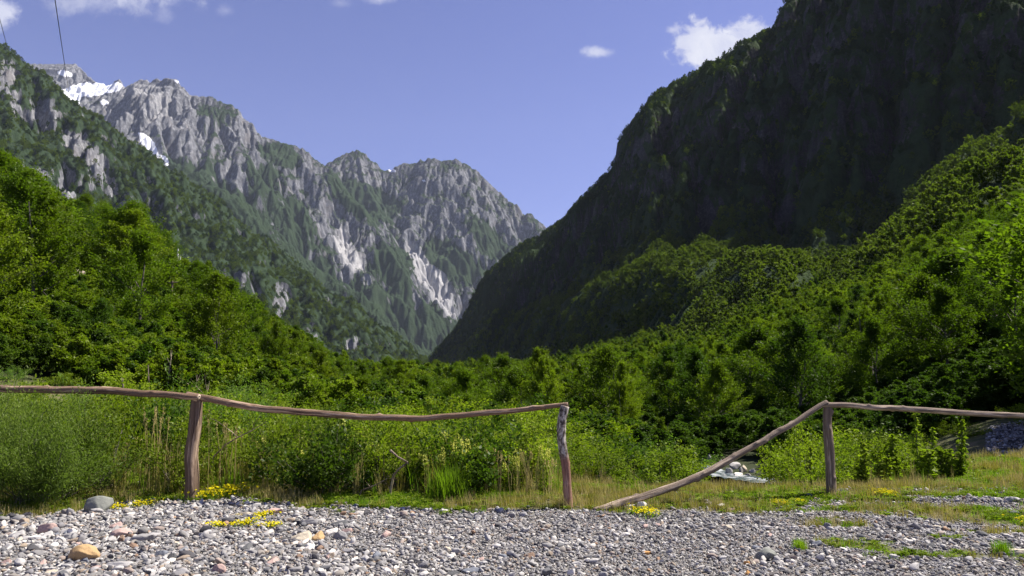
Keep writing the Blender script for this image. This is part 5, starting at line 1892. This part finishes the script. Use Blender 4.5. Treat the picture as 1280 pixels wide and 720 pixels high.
# ------------------------------------------------------------------ dead wood, bare stems, poles, cables
def branch(name, lists, label, cat, mat=W_grey, group=None):
    parts = []
    for pts, r0, r1 in lists:
        pts = np.array([tuple(p) for p in pts])
        n = len(pts)
        parts.append(tube(pts, np.linspace(r0, r1, n), 7))
    V, F, _ = cat_meshes([(v, f, {}) for v, f in parts])
    c = V[np.argmin(V[:, 2])].copy()
    me = mesh_from(name, V - c, F, {'along': V * [3, 3, 1]}, smooth=True)
    return tag(add_obj(name, me, mat, None, tuple(c)), label, cat, group)


branch('dead_branch', [([P(262, 590, 8.9), P(268, 570, 8.75), P(282, 556, 8.7), P(297, 547, 8.7), P(315, 538, 8.65), P(333, 527, 8.6)], .013, .003), ([P(297, 547, 8.7), P(290, 540, 8.7), P(272, 527, 8.7), P(254, 519, 8.75)], .006, .002),
                       ([P(315, 538, 8.65), P(318, 529, 8.6), P(326, 520, 8.6)], .005, .002)], 'pale forked dead branch right of the nearest fence post', 'dead branch')
branch('dead_branch', [([P(488, 563, 8.5), P(497, 571, 8.45), P(510, 578, 8.4)], .014, .008), ([P(510, 578, 8.4), P(500, 585, 8.4), P(492, 594, 8.5), P(486, 625, 8.6)], .010, .016)], 'broken grey stub of dead wood in the weeds under the rail', 'dead branch')
branch('dead_branch', [([P(452, 613, 8.5), P(463, 609, 8.45), P(476, 603, 8.4), P(484, 598, 8.4)], .009, .004), ([P(463, 609, 8.45), P(458, 603, 8.4)], .006, .003), ([P(452, 613, 8.5), P(448, 622, 8.5)], .009, .008)], 'pale twig lying against the weeds left of centre', 'dead branch')
branch('dead_branch', [([P(925, 611, 9.2), P(932, 617, 8.9), P(945, 625, 8.2)], .014, .006)], 'short pale stick in the grass left of the right hand post', 'dead branch')
for (u0, v0, u1, v1, y, r, lab) in [(153, 473, 156, 520, 14.0, .022, 'short bare grey stem rising above the left rail'), (185, 456, 186, 505, 19, .018, 'thin straight bare stem behind the left rail'),
                                    (222, 312, 221, 350, 92, .16, None), (225.5, 318, 225.5, 350, 93, .12, None)]:
    if lab:
        g_ = gz((u1 - 640) / FPX * y, y)
        b = P(u1, v1, y)
        branch('dead_tree_stem', [([Vector((b.x, y, g_ - .2)), b, P((u0 + u1) / 2 + .6, (v0 + v1) / 2, y), P(u0, v0, y)], r * 1.2, r * .7)], lab, 'bare stem')
for (u, v0, y, sd) in [(213, 438, 20, 1), (216, 452, 20.5, 2), (208, 445, 21, 3), (248, 470, 19, 4), (262, 480, 18, 5)]:
    rs = np.random.RandomState(900 + sd)
    x = (u - 640) / FPX * y
    g_ = gz(x, y)
    top = P(u + rs.uniform(-4, 4), v0, y)
    b = Vector((x, y, g_ - .1))
    main = [b, b.lerp(top, .35) + Vector((rs.normal(0, .05), 0, 0)), b.lerp(top, .7) + Vector((rs.normal(0, .06), 0, 0)), top]
    ls = [(main, .022, .005)]
    for k in range(6):
        t = rs.uniform(.35, .9)
        s0 = b.lerp(top, t)
        e0 = s0 + Vector((rs.normal(0, .22), rs.normal(0, .2), rs.uniform(.15, .5)))
        ls.append(([s0, s0.lerp(e0, .5) + Vector((0, 0, -.02)), e0], .008, .002))
    branch('bare_sapling', ls, 'thin leafless sapling behind the nearest fence post', 'bare sapling', W_grey, 'leafless saplings behind the near post')

cm_, ct_ = new_mat('concrete')
finish(ct_, ct_.ramp(ct_.noise(ct_.n('ShaderNodeTexCoord').outputs['Object'], 3.0, 4.0), [(0.3, (0.42, 0.42, 0.42)), (0.7, (0.62, 0.62, 0.6))]), 0.9)


def cyl(pts, rad, sides=10):
    return tube(np.array([tuple(p) for p in pts]), rad, sides)


y = SCARS[1][2] - 2
t0, t1 = P(221.5, 350, y), P(222.5, 311, y)
e = empty('utility_pole', (t0.x, y, t0.z - 5.5), 0, 1, 'white concrete utility pole standing above the trees of the left hill', 'utility pole')
c0 = Vector(e.location)
V, F = cyl([Vector((0, 0, -.3)), t1 - c0], [.20, .12])
add_obj('mast', mesh_from('mast', V, F, smooth=True), cm_, e)
V, F = cyl([Vector((.32, .3, -.3)), P(225.5, 319, y + .4) - c0], [.15, .10])
add_obj('brace', mesh_from('brace', V, F, smooth=True), cm_, e)
y = 58.0
t0, t1 = P(215.5, 372, y), P(215.3, 351, y)
e = empty('utility_pole', (t0.x, y, t0.z - 5.0), 0, 1, 'thin grey utility pole with a crossarm half hidden in the left hill trees', 'utility pole')
c0 = Vector(e.location)
V, F = cyl([Vector((0, 0, -.3)), t1 - c0], [.11, .07])
add_obj('mast', mesh_from('mast', V, F, smooth=True), W_grey, e)
V, F = cyl([P(209, 353.5, y) - c0, P(222, 353, y) - c0], [.045, .045])
add_obj('crossarm', mesh_from('crossarm', V, F, smooth=True), W_grey, e)

km, kt = new_mat('cable_steel')
finish(kt, (0.03, 0.03, 0.035), 0.5, None, 0.4)


def cable(a, b, sag, r, label):
    n = 40
    t = np.linspace(0, 1, n)
    A, B = np.array(tuple(a)), np.array(tuple(b))
    pts = A + (B - A) * t[:, None]
    pts[:, 2] -= sag * 4 * t * (1 - t)
    V, F = tube(pts, np.full(n, r), 6)
    c = A.copy()
    tag(add_obj('power_cable', mesh_from('power_cable', V - c, F, smooth=True), km, None, tuple(c)), label, 'cable')


cable(P(60, -60, 24), P(92, 150, 150), 0.25, .022, 'longer dark power cable crossing the sky at the top left')
cable(P(-22, -60, 24), P(16, 80, 120), 0.25, .022, 'short dark power cable at the left corner of the sky')

# bare earth scars with rubble on the left hill
sm_, st_ = new_mat('bare_earth')
sp_ = st_.n('ShaderNodeNewGeometry').outputs['Position']
finish(st_, st_.ramp(st_.noise(sp_, 1.5, 6.0, .7), [(0.3, (0.20, 0.15, 0.11)), (0.55, (0.36, 0.29, 0.23)), (0.75, (0.50, 0.44, 0.38))]), 0.95)
for (u, v, y, w, h, lab) in [(104, 357, SCARS[0][2], 38, 22, 'bare rocky earth scar among the trees of the left hill'), (209, 342, SCARS[1][2], 30, 44, 'pale earth scar below the white utility pole')]:
    V, F = I3[0].copy(), I3[1]
    V *= (1 + .55 * fbm(V[:, 0] * 2.4 + u, V[:, 1] * 1.6 + V[:, 2] * 2.8, 5, 0.65, seed=7))[:, None]
    y = y - 2.5
    c = P(u, v, y)
    V = V * [w / FPX * y * .45, 2.2, h / FPX * y * .5]
    o = add_obj('rock_outcrop', mesh_from('rock_outcrop', V, F, smooth=True), sm_, None, (c.x, c.y, c.z))
    o.rotation_euler = (-.5, 0, 0)
    tag(o, lab, 'outcrop')


# ------------------------------------------------------------------ look-alikes that can be told apart by their order get it in their label
_same = {}
for o in scene.objects:
    if o.parent is None and o.get('label') and o.get('kind') is None:
        _same.setdefault(o['label'], []).append(o)
_ord = ['second', 'third', 'fourth', 'fifth', 'sixth', 'seventh']
for lab, obs in _same.items():
    n = len(obs)
    if n < 2 or n > 8:
        continue
    obs.sort(key=lambda q: q.location.x / max(q.location.y, 0.1))
    for i, q in enumerate(obs):
        w = 'leftmost one' if i == 0 else ('rightmost one' if i == n - 1 else _ord[i - 1] + ' from left')
        if len((lab + ' ' + w).split()) <= 16:
            q['label'] = lab + ', ' + w
            if 'group' not in q:
                q['group'] = lab

# ------------------------------------------------------------------ air
hm, ht = new_mat('haze')
hv = ht.n('ShaderNodeVolumePrincipled', {'Color': (0.72, 0.82, 1.0, 1.0), 'Density': 2.1e-5, 'Anisotropy': 0.0})
ht.n('ShaderNodeOutputMaterial', {'Volume': hv.outputs[0]})
hb = np.array([(x, y, z) for x in (-6500, 7500) for y in (-300, 8200) for z in (-62, 2700)], float)
hf = np.array([[0, 1, 3, 2], [4, 6, 7, 5], [0, 4, 5, 1], [2, 3, 7, 6], [0, 2, 6, 4], [1, 5, 7, 3]])
tag(add_obj('haze', mesh_from('haze', hb, hf), hm), kind='stuff')
